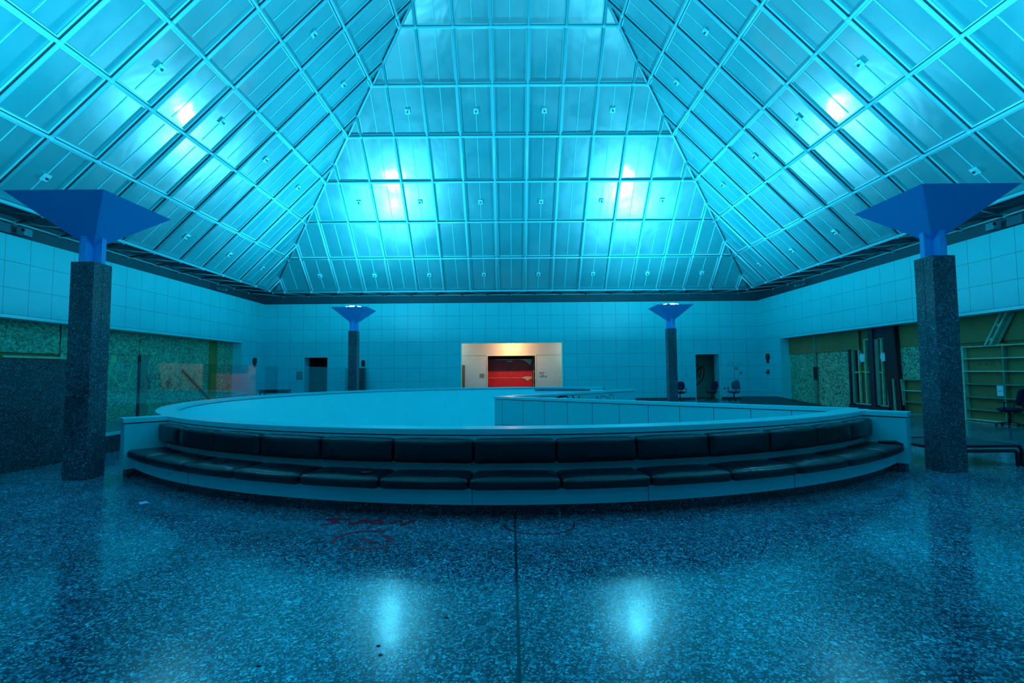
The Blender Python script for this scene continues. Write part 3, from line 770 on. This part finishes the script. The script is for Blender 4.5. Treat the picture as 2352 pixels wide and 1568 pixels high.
def tagstrokes(x, z, s):
    "the looping tag: hooked U, arrow, R, K and a star"
    S = lambda pts: [(x+a*s, z+b*s) for a, b in pts]
    return [S([(0, 1), (-.02, .5)]), S(arcpts(.12, .42, .18, .2, 150, 400)), S([(.75, .95), (.75, .1)]), S([(.6, .3), (.75, .08), (.9, .3)]), S(arcpts(.75, .8, .2, .3, 180, 360)), S([(1.2, .1), (1.2, .95)]), S(arcpts(1.3, .8, .18, .15, 120, -90)),
            S([(1.55, .95), (1.62, .3), (1.9, .1)]), S([(2.1, .55), (2.6, .3)]), S([(2.35, .75), (2.3, .05)]), S([(2.15, .15), (2.6, .7)])]
ink('graffiti', vw, [[(x, z) for x, z in st] for st in tagstrokes(1.66, 1.28, .17)], (0, VY-.004, 0), (1, 0, 0), (0, 0, 1), .018, 'ink')
ink('lettering', vw, [[(1.66, 1.60), (1.98, 1.60)], [(1.66, 1.57), (1.98, 1.57)], [(1.67, 1.62), (1.67, 1.55)], [(1.74, 1.62), (1.74, 1.55)], [(1.81, 1.63), (1.81, 1.55)], [(1.88, 1.62), (1.88, 1.55)], [(1.95, 1.62), (1.95, 1.55)], [(2.08, 1.63), (2.08, 1.55)], [(1.66, 1.50), (1.9, 1.50)]], (0, VY-.004, 0), (1, 0, 0), (0, 0, 1), .012, 'ink')
# gallery behind, with the red board
mb = MB(); mb.box(-6, 36, 0, 6, 36.1, 3.6); mb.box(-6.1, VY+.15, 0, -6, 36, 3.6); mb.box(6, VY+.15, 0, 6.1, 36, 3.6); mb.box(-6.1, VY+.15, 3.6, 6.1, 36.1, 3.7)
struct('wall_gallery', mb, plain('gallery_wall', (.25, .32, .38), .7))
mb = MB(); mb.quad((-6.3, YB+.7, -.001), (6.3, YB+.7, -.001), (6.3, 36, -.001), (-6.3, 36, -.001)); struct('floor_gallery', mb, 'floor')
rb = empty('red_partition', (0, 32.5, 0)); tag(rb, 'large red painted board with torn white paper inside the doorway', 'red board')
mesh_obj('panel', MB().box(-3.0, 32.5, 0, 1.30, 32.56, 2.475), 'red', parent=rb)
def ragged(x0, x1, z, amp, seed, base):
    rng = random.Random(seed); n = 26; top = []; bot = []
    for i in range(n+1):
        x = x0+(x1-x0)*i/n; top.append((x, z+base+rng.uniform(0, amp*.3))); bot.append((x, z-rng.uniform(0, amp)))
    return top, bot
tp_ = MB()
def strip(top, bot, y):
    for i in range(len(top)-1): tp_.add([(top[i][0], y, top[i][1]), (top[i+1][0], y, top[i+1][1]), (bot[i+1][0], y, bot[i+1][1]), (bot[i][0], y, bot[i][1])], [(0, 1, 2, 3)])
t_, b_ = ragged(-1.1, .75, 2.45, .035, 3, .02); strip(t_, b_, 32.495)
xs = [.55, .7, .85, 1.0, 1.15, 1.27]; lo = [2.42, 2.40, 2.34, 2.22, 2.10, 2.30]
strip([(x, 2.475) for x in xs], list(zip(xs, lo)), 32.494)
t_, b_ = ragged(-1.5, 1.25, 1.29, .012, 5, .008); strip(t_, b_, 32.495)
xs = [.62, .72, .85, .95, 1.05, 1.15, 1.25]; strip(list(zip(xs, (1.30, 1.33, 1.36, 1.37, 1.36, 1.33, 1.38))), list(zip(xs, (1.28, 1.24, 1.2, 1.1, 1.12, 1.22, 1.2))), 32.493)
t_, b_ = ragged(-.35, .0, 2.34, .05, 8, .02); strip(t_, b_, 32.493)
mesh_obj('torn_paper', tp_, 'torn', parent=rb)
ink('graffiti', rb, tagstrokes(-.65, 1.62, .42), (0, 32.49, 0), (1, 0, 0), (0, 0, 1), .022, plain('dark_red_marker', (.12, .004, .006), .5))
lad = empty('stud_ladder', (1.44, 32.5, 0)); tag(lad, 'narrow timber stud ladder standing right of the red board', 'timber frame')
for xx in (1.36, 1.56): mesh_obj('stud', MB().box(xx-.02, 32.45, 0, xx+.02, 32.55, 2.62), 'timber', parent=lad)
for z in (.45, .85, 1.25, 1.68, 2.1, 2.60): mesh_obj('block', MB().box(1.38, 32.45, z-.02, 1.54, 32.55, z+.02), 'timber', parent=lad)
# wall-washing lamp in the vestibule
lp = empty('downlight', (0, 29.75, 3.46)); tag(lp, 'small bright warm downlight inside the middle opening', 'light')
mesh_obj('housing', MB().tube((0, 29.75, 3.46), (0, 29.75, 3.40), .07, 14), 'white_edge', parent=lp)
mesh_obj('bulb', MB().sphere((-.02, 29.75, 3.385), .035, 10, 6), 'warm', parent=lp, smooth=True)
def light(kind, name, loc, target, energy, col, parent=None, **kw):
    l = bpy.data.lights.new(name, kind); l.energy = energy; l.color = col
    for a, b in kw.items(): setattr(l, a, b)
    o = bpy.data.objects.new(name, l); COL.objects.link(o)
    d = Vector(target)-Vector(loc); o.rotation_euler = d.to_track_quat('-Z', 'Y').to_euler()
    if parent is not None: o.parent = parent; o.location = Vector(loc)-OFF[parent]
    else: o.location = loc
    return o
light('SPOT', 'lamp_beam', (-.02, 29.80, 3.38), (-.02, VY, 3.0), 30, (1, .50, .14), parent=lp, spot_size=math.radians(84), spot_blend=1.0, shadow_soft_size=.03)
light('POINT', 'lamp_glow', (-.02, 29.80, 3.37), (0, VY, 0), 180, (1, .50, .19), parent=lp, shadow_soft_size=.04)

for x_, lb_ in ((-3.9, 'added unseen fill lamp on the ceiling, left inside the middle opening'), (3.9, 'added unseen fill lamp on the ceiling, right inside the middle opening')):
    cl = empty('added_fill_lamp', (x_, 29.9, 3.46)); tag(cl, lb_, 'light')  # added fill lamp, hidden behind the lintel, to brighten the vestibule side walls
    mesh_obj('rim', MB().tube((x_, 29.9, 3.46), (x_, 29.9, 3.42), .12, 16), 'white_edge', parent=cl)
    light('POINT', 'lamp_glow', (x_, 29.9, 3.36), (0, VY, 0), 48, (1, .80, .68), parent=cl, shadow_soft_size=.05)
# ------------------------------------------------------------------ left recess: strand board sheets
fx = XL-RD
def sheet(name, side, y0, y1, z0, z1, mat, label, cat='board', th=.018, d=0.0, group=None):
    x = (fx+d, fx+d+th) if side == 'l' else (XR+RD-d-th, XR+RD-d)
    o = mesh_obj(name, MB().box(x[0], y0, z0, x[1], y1, z1), mat, loc=(x[0], (y0+y1)/2, z0))
    return tag(o, label, cat, group)
G = 'strand board sheets filling the left opening'
sheet('strand_board', 'l', 16.5, 19.98, 2.44, 3.325, 'osb_l', 'upper strand board sheet, left opening, just right of the near left column', group=G)
l2 = sheet('strand_board', 'l', 16.5, 19.98, 0, 2.432, 'osb_l', 'lower strand board sheet with green scrawl behind the glass', group=G)
l3 = sheet('strand_board', 'l', 20.02, 22.40, 0, 3.325, 'osb_l', 'tall strand board sheet with a black tag behind the glass', group=G)
sheet('strand_board', 'l', 22.43, 24.6, 0, 3.325, 'osb_l', 'tall strand board sheet behind the leaning brace, left opening', group=G)
sheet('strand_board', 'l', 25.3, 26.7, 0, 3.325, 'osb_l', 'narrow strand board sheet at the far end of the left opening', group=G)
sheet('strand_board', 'l', 9.0, 16.45, 2.36, 3.325, 'osb_l', 'bright strand board sheet above the granite wall at far left', group=G)
sheet('fibre_board', 'l', 24.62, 25.28, 0, 3.325, plain('olive_board', (.10, .22, .05), .8), 'dark olive strip between strand boards at the end of the left opening')
sheet('timber_rail', 'l', 14.6, 18.2, 2.20, 2.26, 'timber', 'pale timber rail seen just over the granite wall', 'timber', th=.05, d=.02)
tag(mesh_obj('timber_stud', MB().box(fx+.02, 20.05, 0, fx+.06, 20.45, 2.45), 'timber_d', loc=(fx, 20.2, 0)), 'pale upright plank at the board seam behind the glass', 'timber')
tag(mesh_obj('timber_stud', MB().box(fx+.0, 19.93, 0, fx+.05, 20.04, 2.45), 'black', loc=(fx, 20.0, 0)), 'thin black post at the board seam behind the glass', 'post')
tag(mesh_obj('timber_brace', MB().bar((fx+.06, 22.6, 1.85), (fx+.06, 24.9, .3), .05, .09, (1, 0, 0)), 'dkmetal', loc=(fx+.06, 23.7, .3)), 'dark diagonal brace across the left strand boards', 'brace')
ink('graffiti', l2, [[(0, .1), (.25, -.4), (.3, .2), (.5, .75), (.62, .7), (.35, .1), (.5, -.1)], arcpts(.95, -.05, .32, .35, 120, 330), [(1.25, -.2), (1.45, .45)], [(.05, -.7), (.4, -.9)]], (fx+.024, 18.2, 1.65), (0, 1, 0), (0, 0, 1), .06, 'ink_green')
ink('graffiti', l3, [[(x, z) for x, z in st] for st in tagstrokes(0, 0, .72)], (fx+.066, 20.02, 1.02), (0, 1, 0), (0, 0, 1), .035, 'ink')

# ------------------------------------------------------------------ right recess: boards, door frame, stud walls
bx = XR+RD
def rbox(y0, y1, z0, z1, d0, d1): return MB().box(bx-d1, y0, z0, bx-d0, y1, z1)
GR = 'strand board sheets in the right opening'
sheet('strand_board', 'r', 24.42, 26.7, 0, 2.46, 'osb_l', 'strand board sheet at the far end of the right opening', group=GR)
sheet('strand_board', 'r', 21.92, 24.40, 0, 2.46, 'osb', 'strand board sheet left of the dark door frame, right opening', group=GR)
sheet('strand_board', 'r', 16.9, 19.12, 1.27, 2.46, 'osb', 'small strand board sheet beside the near right column', group=GR)
sheet('fibre_board', 'r', 21.3, 26.7, 2.46, 3.325, 'gyp', 'long tan board hung over the strand boards in the right opening', th=.02, d=.05)
sheet('fibre_board', 'r', 3.3, 19.12, 2.47, 3.325, 'gyp', 'tan board above the near stud frame in the right opening', th=.012, d=0)
po = empty('timber_post', (bx-.05, 24.4, 0)); tag(po, 'tall timber post over the strand board seam with a black plate', 'post')
mesh_obj('post', rbox(24.30, 24.50, 0, 3.33, .02, .09), 'timber_d', parent=po)
mesh_obj('plate', rbox(24.26, 24.54, 1.15, 1.78, .09, .11), 'black', parent=po)
df = empty('door_frame', (bx-.1, 20.5, 0)); tag(df, 'tall dark double door frame closed off with studs, right opening', 'door frame')
mesh_obj('side_post', rbox(21.80, 21.92, 0, 2.50, 0, .14), 'dkmetal', parent=df)
mesh_obj('middle_post', rbox(20.38, 20.62, 0, 3.33, 0, .16), plain('blue_black_steel', (.004, .022, .05), .4), parent=df)
mesh_obj('header', rbox(19.72, 20.38, 2.88, 3.33, 0, .10), plain('dark_navy_panel', (.008, .015, .035), .5), parent=df)
d_ = MB(); d_.add([(bx-.05, 19.60, 0), (bx-.05, 18.96, 0), (bx-.05, 19.18, 3.33), (bx-.05, 19.72, 3.33), (bx-.20, 19.60, 0), (bx-.20, 18.96, 0), (bx-.20, 19.18, 3.33), (bx-.20, 19.72, 3.33)], [(0, 1, 2, 3), (7, 6, 5, 4), (0, 4, 5, 1), (1, 5, 6, 2), (2, 6, 7, 3), (3, 7, 4, 0)])
mesh_obj('leaning_leaf', d_, 'plum', parent=df)
mesh_obj('sill', rbox(19.5, 21.92, 0, .16, 0, .20), 'dkmetal', parent=df)
sf = empty('timber_partition', (bx-.08, 20.7, .16)); tag(sf, 'light timber studs standing inside the dark double door frame', 'timber frame')
for y0, y1, z1, m_ in ((21.62, 21.78, 2.45, 'timber_d'), (21.30, 21.36, 2.46, 'timber'), (20.92, 20.98, 2.88, 'timber'), (20.16, 20.36, 2.86, 'timber_d'), (19.98, 20.03, 2.84, 'timber'), (19.72, 19.77, 2.84, 'timber')):
    mesh_obj('stud', rbox(y0, y1, .20, z1, .01, .10), m_, parent=sf)
for y0, y1, z in ((20.63, 21.6, .18), (19.72, 20.15, .18), (19.72, 20.15, 2.86), (20.63, 20.92, 1.50), (21.36, 21.6, 1.50), (20.03, 20.15, 1.50), (19.60, 19.72, 1.50), (20.63, 20.92, 2.85)):
    mesh_obj('plate', rbox(y0, y1, z, z+.045, .01, .10), 'timber', parent=sf)
mesh_obj('dark_gap', rbox(21.36, 21.62, .22, 2.44, -.01, .005).box(bx-.005, 20.03, .22, bx+.01, 20.16, 2.84), 'black', parent=sf)
def torn(y, z, lab, s=1.0):
    pts = [(0, 0), (.22, .02), (.24, .28), (.16, .36), (.10, .30), (.05, .40), (-.04, .30), (-.08, .18)]
    mb = MB(); v = [(bx-.115, y-a*s, z+b*s) for a, b in pts]; v2 = [(bx-.112, y-a*s, z+b*s) for a, b in pts]; n = len(v)
    mb.add(v+v2, [tuple(range(n)), tuple(range(n, 2*n))[::-1]]+[(i, (i+1) % n, n+(i+1) % n, n+i) for i in range(n)])
    return tag(mesh_obj('torn_sheet', mb, 'paper', loc=(bx-.115, y, z)), lab, 'paper', 'torn paper scraps in the right opening')
torn(21.18, 1.95, 'torn white paper scrap on the far pair of studs'); torn(19.98, 1.95, 'torn white paper scrap on the near pair of studs'); torn(14.35, 1.58, 'torn white paper scrap on the big stud frame at the right edge')
mesh_obj('hazard_tape', rbox(20.98, 21.30, 1.52, 1.58, .09, .10), plain('yellow_tape', (.5, .5, .03), .5), parent=sf)
# low stud frame left of the near right column
lf = empty('timber_partition', (bx-.08, 18, 0)); tag(lf, 'low timber stud frame between the door frame and the near right column', 'timber frame')
mesh_obj('end_stud', rbox(18.98, 19.10, 0, 1.27, .02, .14), 'timber', parent=lf)
for z, m_ in ((.0, 'timber_d'), (.42, 'timber_d'), (.83, 'timber'), (1.23, 'timber_d')): mesh_obj('rail', rbox(16.45, 18.97, z, z+.04, .02, .12), m_, parent=lf)
tag(mesh_obj('loose_plank', MB().bar((bx-.22, 19.22, 0), (bx-.20, 19.28, 1.28), .10, .035, (0, 1, 0)), 'timber', loc=(bx-.2, 19.25, 0)), 'short pale plank leaning by the dark door leaf', 'plank')
# big stud frame at the right edge
bf = empty('timber_partition', (bx-.1, 14.2, 0)); tag(bf, 'large open timber stud frame like shelving at the right edge', 'timber frame')
for z, m_ in ((.02, 'timber'), (.34, 'timber_d'), (.73, 'timber_d'), (1.14, 'timber_d'), (1.54, 'timber'), (1.94, 'timber'), (2.32, 'timber')): mesh_obj('rail', rbox(10.0, 16.32, z, z+.04, .02, .15), m_, parent=bf)
mesh_obj('end_stud', rbox(16.32, 16.40, 0, 2.37, .02, .16), 'timber', parent=bf)
mesh_obj('steel_strip', rbox(16.40, 16.50, 0, 2.30, .0, .16), 'dkmetal', parent=bf)
for y in (15.0, 12.6): mesh_obj('stud', rbox(y, y+.05, .06, 2.32, .02, .14), 'timber_d', parent=bf)
bk = mesh_obj('backing', rbox(10.0, 16.32, 0, 2.35, .0, .012), 'gyp', parent=bf)
S = lambda pts: pts
wr_ = [[(0, 0), (.08, .16), (.16, 0)], [(.05, .07), (.13, .07)], [(.24, .12), (.28, .06), (.38, .06)], [(.35, .14), (.33, 0)], [(.46, .14), (.46, 0)], [(.58, .14), (.47, .06), (.6, 0)], [(.78, .16), (.74, .08), (.9, .08)], [(.88, .16), (.86, 0)], [(1.0, .14), (1.0, .02), (1.12, .02)], [(1.2, .08), (1.16, .14), (1.22, .17), (1.26, .12), (1.32, .17), (1.37, .12), (1.25, 0), (1.17, .10)], [(1.0, -.04), (1.2, -.04)]]
ink('graffiti', bk, [[(-a, b) for a, b in st] for st in wr_], (bx-.014, 16.0, 1.72), (0, 1, 0), (0, 0, 1), .013, 'ink')
# leaning little frame, boards on top, notices
ll = empty('leaning_frame', (bx-.12, 15.2, 2.36)); tag(ll, 'short timber ladder-like frame leaning on top of the big stud frame', 'timber frame')
for dy, m_ in ((0, 'timber'), (-.17, 'timber')): mesh_obj('side_rail', MB().bar((bx-.16, 15.50+dy, 2.36), (bx-.10, 14.98+dy, 3.32), .045, .10, (1, 0, 0)), m_, parent=ll)
mesh_obj('plank', MB().bar((bx-.10, 15.22, 2.36), (bx-.05, 14.70, 3.30), .12, .03, (1, 0, 0)), 'timber_d', parent=ll)
for t in (.18, .62): mesh_obj('block', MB().bar((bx-.15+.05*t, 15.50-.52*t, 2.36+.96*t), (bx-.15+.05*t, 15.33-.52*t, 2.345+.96*t), .09, .045, (1, 0, 0)), 'timber', parent=ll)
tag(mesh_obj('offcut', MB().box(bx-.15, 15.55, 2.36, bx-.04, 16.02, 2.385), 'black', loc=(bx-.1, 15.8, 2.36)), 'flat black offcut lying on the big stud frame', 'offcut')
tag(mesh_obj('offcut', MB().box(bx-.15, 14.95, 2.36, bx-.04, 15.17, 2.39), 'orange', loc=(bx-.1, 15.05, 2.36)), 'orange wood offcut lying on the big stud frame', 'offcut')
nt_ = mesh_obj('notice', MB().box(bx-.145, 15.06, .82, bx-.142, 15.26, 1.13), 'paper', loc=(bx-.14, 15.15, .82)); tag(nt_, 'white paper notice pinned to the big stud frame', 'notice')
ink('text_line', nt_, [[(.03, .15), (.17, .15)]], (bx-.147, 15.26, .82), (0, -1, 0), (0, 0, 1), .012, 'gap')

# ------------------------------------------------------------------ low tube bench behind the near right column
lb = empty('tube_bench', (7.8, 9.1, 0)); tag(lb, 'low black tubular bench behind the near right column', 'bench')
bx0, bx1, by0, by1, bz = 6.98, 8.58, 8.68, 9.75, .34
r = .028
for yy, nm_ in ((by0, 'near'), (by1, 'far')):
    for dz_ in (0, -.085):
        e = .09 if dz_ == 0 else .06
        xin = 0 if dz_ == 0 else .075
        pts = [(bx0+xin, yy, 0), (bx0+xin, yy, bz+dz_-e)]+[(bx0+xin+e-e*math.cos(t*PI/8), yy, bz+dz_-e+e*math.sin(t*PI/8)) for t in range(1, 5)]
        pts += [(bx1-xin-e+e*math.sin(t*PI/8), yy, bz+dz_-e+e*math.cos(t*PI/8)) for t in range(0, 4)]+[(bx1-xin, yy, bz+dz_-e), (bx1-xin, yy, 0)]
        mesh_obj('tube_leg_frame', MB().path(pts, r, 10), 'black', parent=lb, smooth=True)
for xx in (bx0+.03, bx1-.03): mesh_obj('side_tube', MB().tube((xx, by0, bz-.01), (xx, by1, bz-.01), r, 10), 'black', parent=lb, smooth=True)
mesh_obj('seat_mesh', MB().box(bx0+.05, by0+.02, bz-.01, bx1-.05, by1-.02, bz+.005), 'mat', parent=lb)

# ------------------------------------------------------------------ black mat platform in the far right corner
mb = MB(); top = [(10.6, 27.6, .22), (13.6, 27.4, .22), (13.75, 25.9, .20), (12.2, 25.9, .20)]
bot = [(10.2, 27.75, 0), (13.9, 27.75, 0), (14.1, 22.9, 0), (11.0, 23.6, 0)]
mb.add([(11.3, 25.3, 0), (12.2, 27.0, .26), (13.9, 26.7, .26), (14.1, 22.6, 0), (11.5, 22.4, 0), (12.2, 27.15, 0), (13.9, 26.85, 0)], [(0, 4, 3, 2, 1), (0, 1, 5), (1, 2, 6, 5), (2, 3, 6), (0, 5, 6, 3, 4)])
tag(mesh_obj('ramp_platform', mb, 'mat', loc=(12.8, 25, 0)), 'low black wedge-shaped platform in the far right corner', 'platform')

# ------------------------------------------------------------------ office chairs
def office_chair(seat_mat='navy'):
    t = empty('office_chair', (0, 0, 0))
    mesh_obj('gas_column', MB().tube((0, 0, .08), (0, 0, .42), .03, 10), 'black', parent=t, smooth=True)
    for i in range(5):
        a = 2*PI*i/5+.3; d = Vector((math.cos(a), math.sin(a), 0))
        L = MB().bar(Vector((0, 0, .11)), d*.30+Vector((0, 0, .075)), .045, .03)
        g = mesh_obj('base_leg', L, 'black', parent=t)
        e = d*.29; sd = Vector((-d.y, d.x, 0))
        mesh_obj('caster', MB().tube(e-sd*.025+Vector((0, 0, .03)), e+sd*.025+Vector((0, 0, .03)), .03, 10), 'black', parent=g)
    s = MB(); N = 16
    ringp = []
    for z, k in ((.43, .80), (.45, .97), (.48, 1.0), (.51, .95), (.525, .75)):
        ringp.append([Vector((math.copysign(abs(math.cos(2*PI*i/N))**.6, math.cos(2*PI*i/N))*.25*k, math.copysign(abs(math.sin(2*PI*i/N))**.6, math.sin(2*PI*i/N))*.24*k, z)) for i in range(N)])
    v = [p for rg in ringp for p in rg]; f = [(j*N+i, j*N+(i+1) % N, (j+1)*N+(i+1) % N, (j+1)*N+i) for j in range(4) for i in range(N)]+[tuple(range(N))[::-1], tuple(range(4*N, 5*N))]
    s.add(v, f); mesh_obj('seat', s, seat_mat, parent=t, smooth=True)
    mesh_obj('seat_shell', MB().box(-.17, -.16, .40, .17, .16, .435), 'black', parent=t, bevel=.02)
    b = MB(); rows = []; zs = [.60, .64, .72, .82, .92, 1.0, 1.05, 1.07]; ws = [.13, .19, .225, .235, .225, .19, .13, .05]
    for z, wv in zip(zs, ws):
        y = .25+(z-.6)*.16
        rows.append([Vector((wv*c, y-.03*abs(c)**2+dy, z)) for c, dy in ((-1, 0), (-.6, -.02), (0, -.03), (.6, -.02), (1, 0), (.6, .03), (0, .035), (-.6, .03))])
    n = 8; v = [p for rw in rows for p in rw]
    f = [(j*n+i, j*n+(i+1) % n, (j+1)*n+(i+1) % n, (j+1)*n+i) for j in range(len(rows)-1) for i in range(n)]+[tuple(range(n))[::-1], tuple(range((len(rows)-1)*n, len(rows)*n))]
    b.add(v, f); mesh_obj('backrest', b, seat_mat, parent=t, smooth=True)
    mesh_obj('back_stem', MB().path([(0, .10, .40), (0, .26, .41), (0, .31, .50), (0, .30, .75)], .025, 8), 'black', parent=t, smooth=True)
    for sx in (-1, 1):
        ar = mesh_obj('armrest', MB().path([(sx*.15, 0, .41), (sx*.29, 0, .43), (sx*.31, .01, .52), (sx*.31, .02, .68)], .018, 8), 'black', parent=t, smooth=True)
        mesh_obj('arm_pad', MB().box(sx*.31-.045, -.13, .68, sx*.31+.045, .13, .71), 'black', parent=ar, bevel=.012)
    return t
ch = office_chair(); ch.location = (10.95, 27.9, 0); ch.rotation_euler = (0, 0, PI+.25)
CG = 'office chairs along the far right wall'
tag(ch, 'dark navy office chair in front of the right doorway', 'chair', CG)
for x, y, rz, lab, g in ((9.15, 27.75, PI-.2, 'dark office chair half hidden behind the far right column', CG), (10.62, 30.2, .4, 'dark office chair inside the right doorway, only its arm showing', CG), (14.12, 14.5, PI+.45, 'navy office chair beside the big stud frame at the right edge', None)):
    c = copy_tree(ch); c.location = (x, y, 0); c.rotation_euler = (0, 0, rz); c['label'] = lab
    if g is None: del c['group']
c = copy_tree(ch); c.location = (12.1, 27.75, 0); c.rotation_euler = (0, 0, -PI/2+.75)
c['label'] = 'grey-blue office chair turned sideways behind the black platform'
for k_ in kids(c):
    if k_.name.startswith(('backrest', 'seat')) and not k_.name.startswith('seat_shell'):
        k_.data = k_.data.copy(); k_.data.materials[0] = M['greyfab']
        if k_.name.startswith('seat'): pass

# ------------------------------------------------------------------ floor litter and paint
fl_obj = bpy.data.objects['floor']
mb = MB().add([(-4.967, 6.735, .002), (-4.923, 6.80, .004), (-4.80, 6.70, .003), (-4.89, 6.645, .002)], [(0, 1, 2, 3)])
v0 = list(mb.v); mb.add([v+Vector((0, 0, .001)) for v in v0], [(3, 2, 1, 0)])
tag(mesh_obj('paper_slip', mb, 'pink', loc=(-4.9, 6.72, 0)), 'small pink slip of paper on the floor left of the bench', 'paper')
ink('floor_graffiti', fl_obj, [[(-2.2, 5.95), (-2.05, 5.75), (-2.18, 5.68)], [(-2.22, 5.90), (-1.95, 5.88)], [(-1.9, 5.68), (-1.75, 5.86), (-1.6, 5.7)], [(-1.85, 5.72), (-1.6, 5.84), (-1.52, 5.68)], [(-1.45, 5.72), (-1.36, 5.82), (-1.3, 5.66), (-1.2, 5.84)]], (0, 0, .0015), (1, 0, 0), (0, 1, 0), .075, 'ink_red')
ink('floor_graffiti', fl_obj, [arcpts(-1.58, 5.20, .30, .26, 60, 200), [(-1.62, 5.22), (-1.45, 5.10)], [(-1.40, 5.30), (-1.28, 5.12)], arcpts(-1.5, 5.05, .25, .14, 230, 330)], (0, 0, .0015), (1, 0, 0), (0, 1, 0), .055, 'ink_red')
ink('floor_graffiti', fl_obj, [arcpts(.20, 5.62, .38, .33, 175, 365, 20)], (0, 0, .0015), (1, 0, 0), (0, 1, 0), .028, plain('dark_red_spray', (.5, .015, .04), .5))
rng = random.Random(4)
for i, (x, y, lw) in enumerate(((-.55, 3.55, 'left of the long floor joint'), (-.92, 3.2, 'just past the left glare spot'), (-.88, 3.1, 'lower edge of the left glare spot'), (-1.55, 3.0, 'by the thin left floor joint'), (-.3, 4.0, 'furthest of the crumbs, beside the long joint'))):
    q = MB().sphere((x, y, .003), .012, 6, 4, (1.3, .8, .3))
    tag(mesh_obj('debris_crumb', q, 'mat', loc=(x, y, 0)), 'tiny dark crumb on the terrazzo floor, '+lw, 'debris', 'crumbs on the floor')
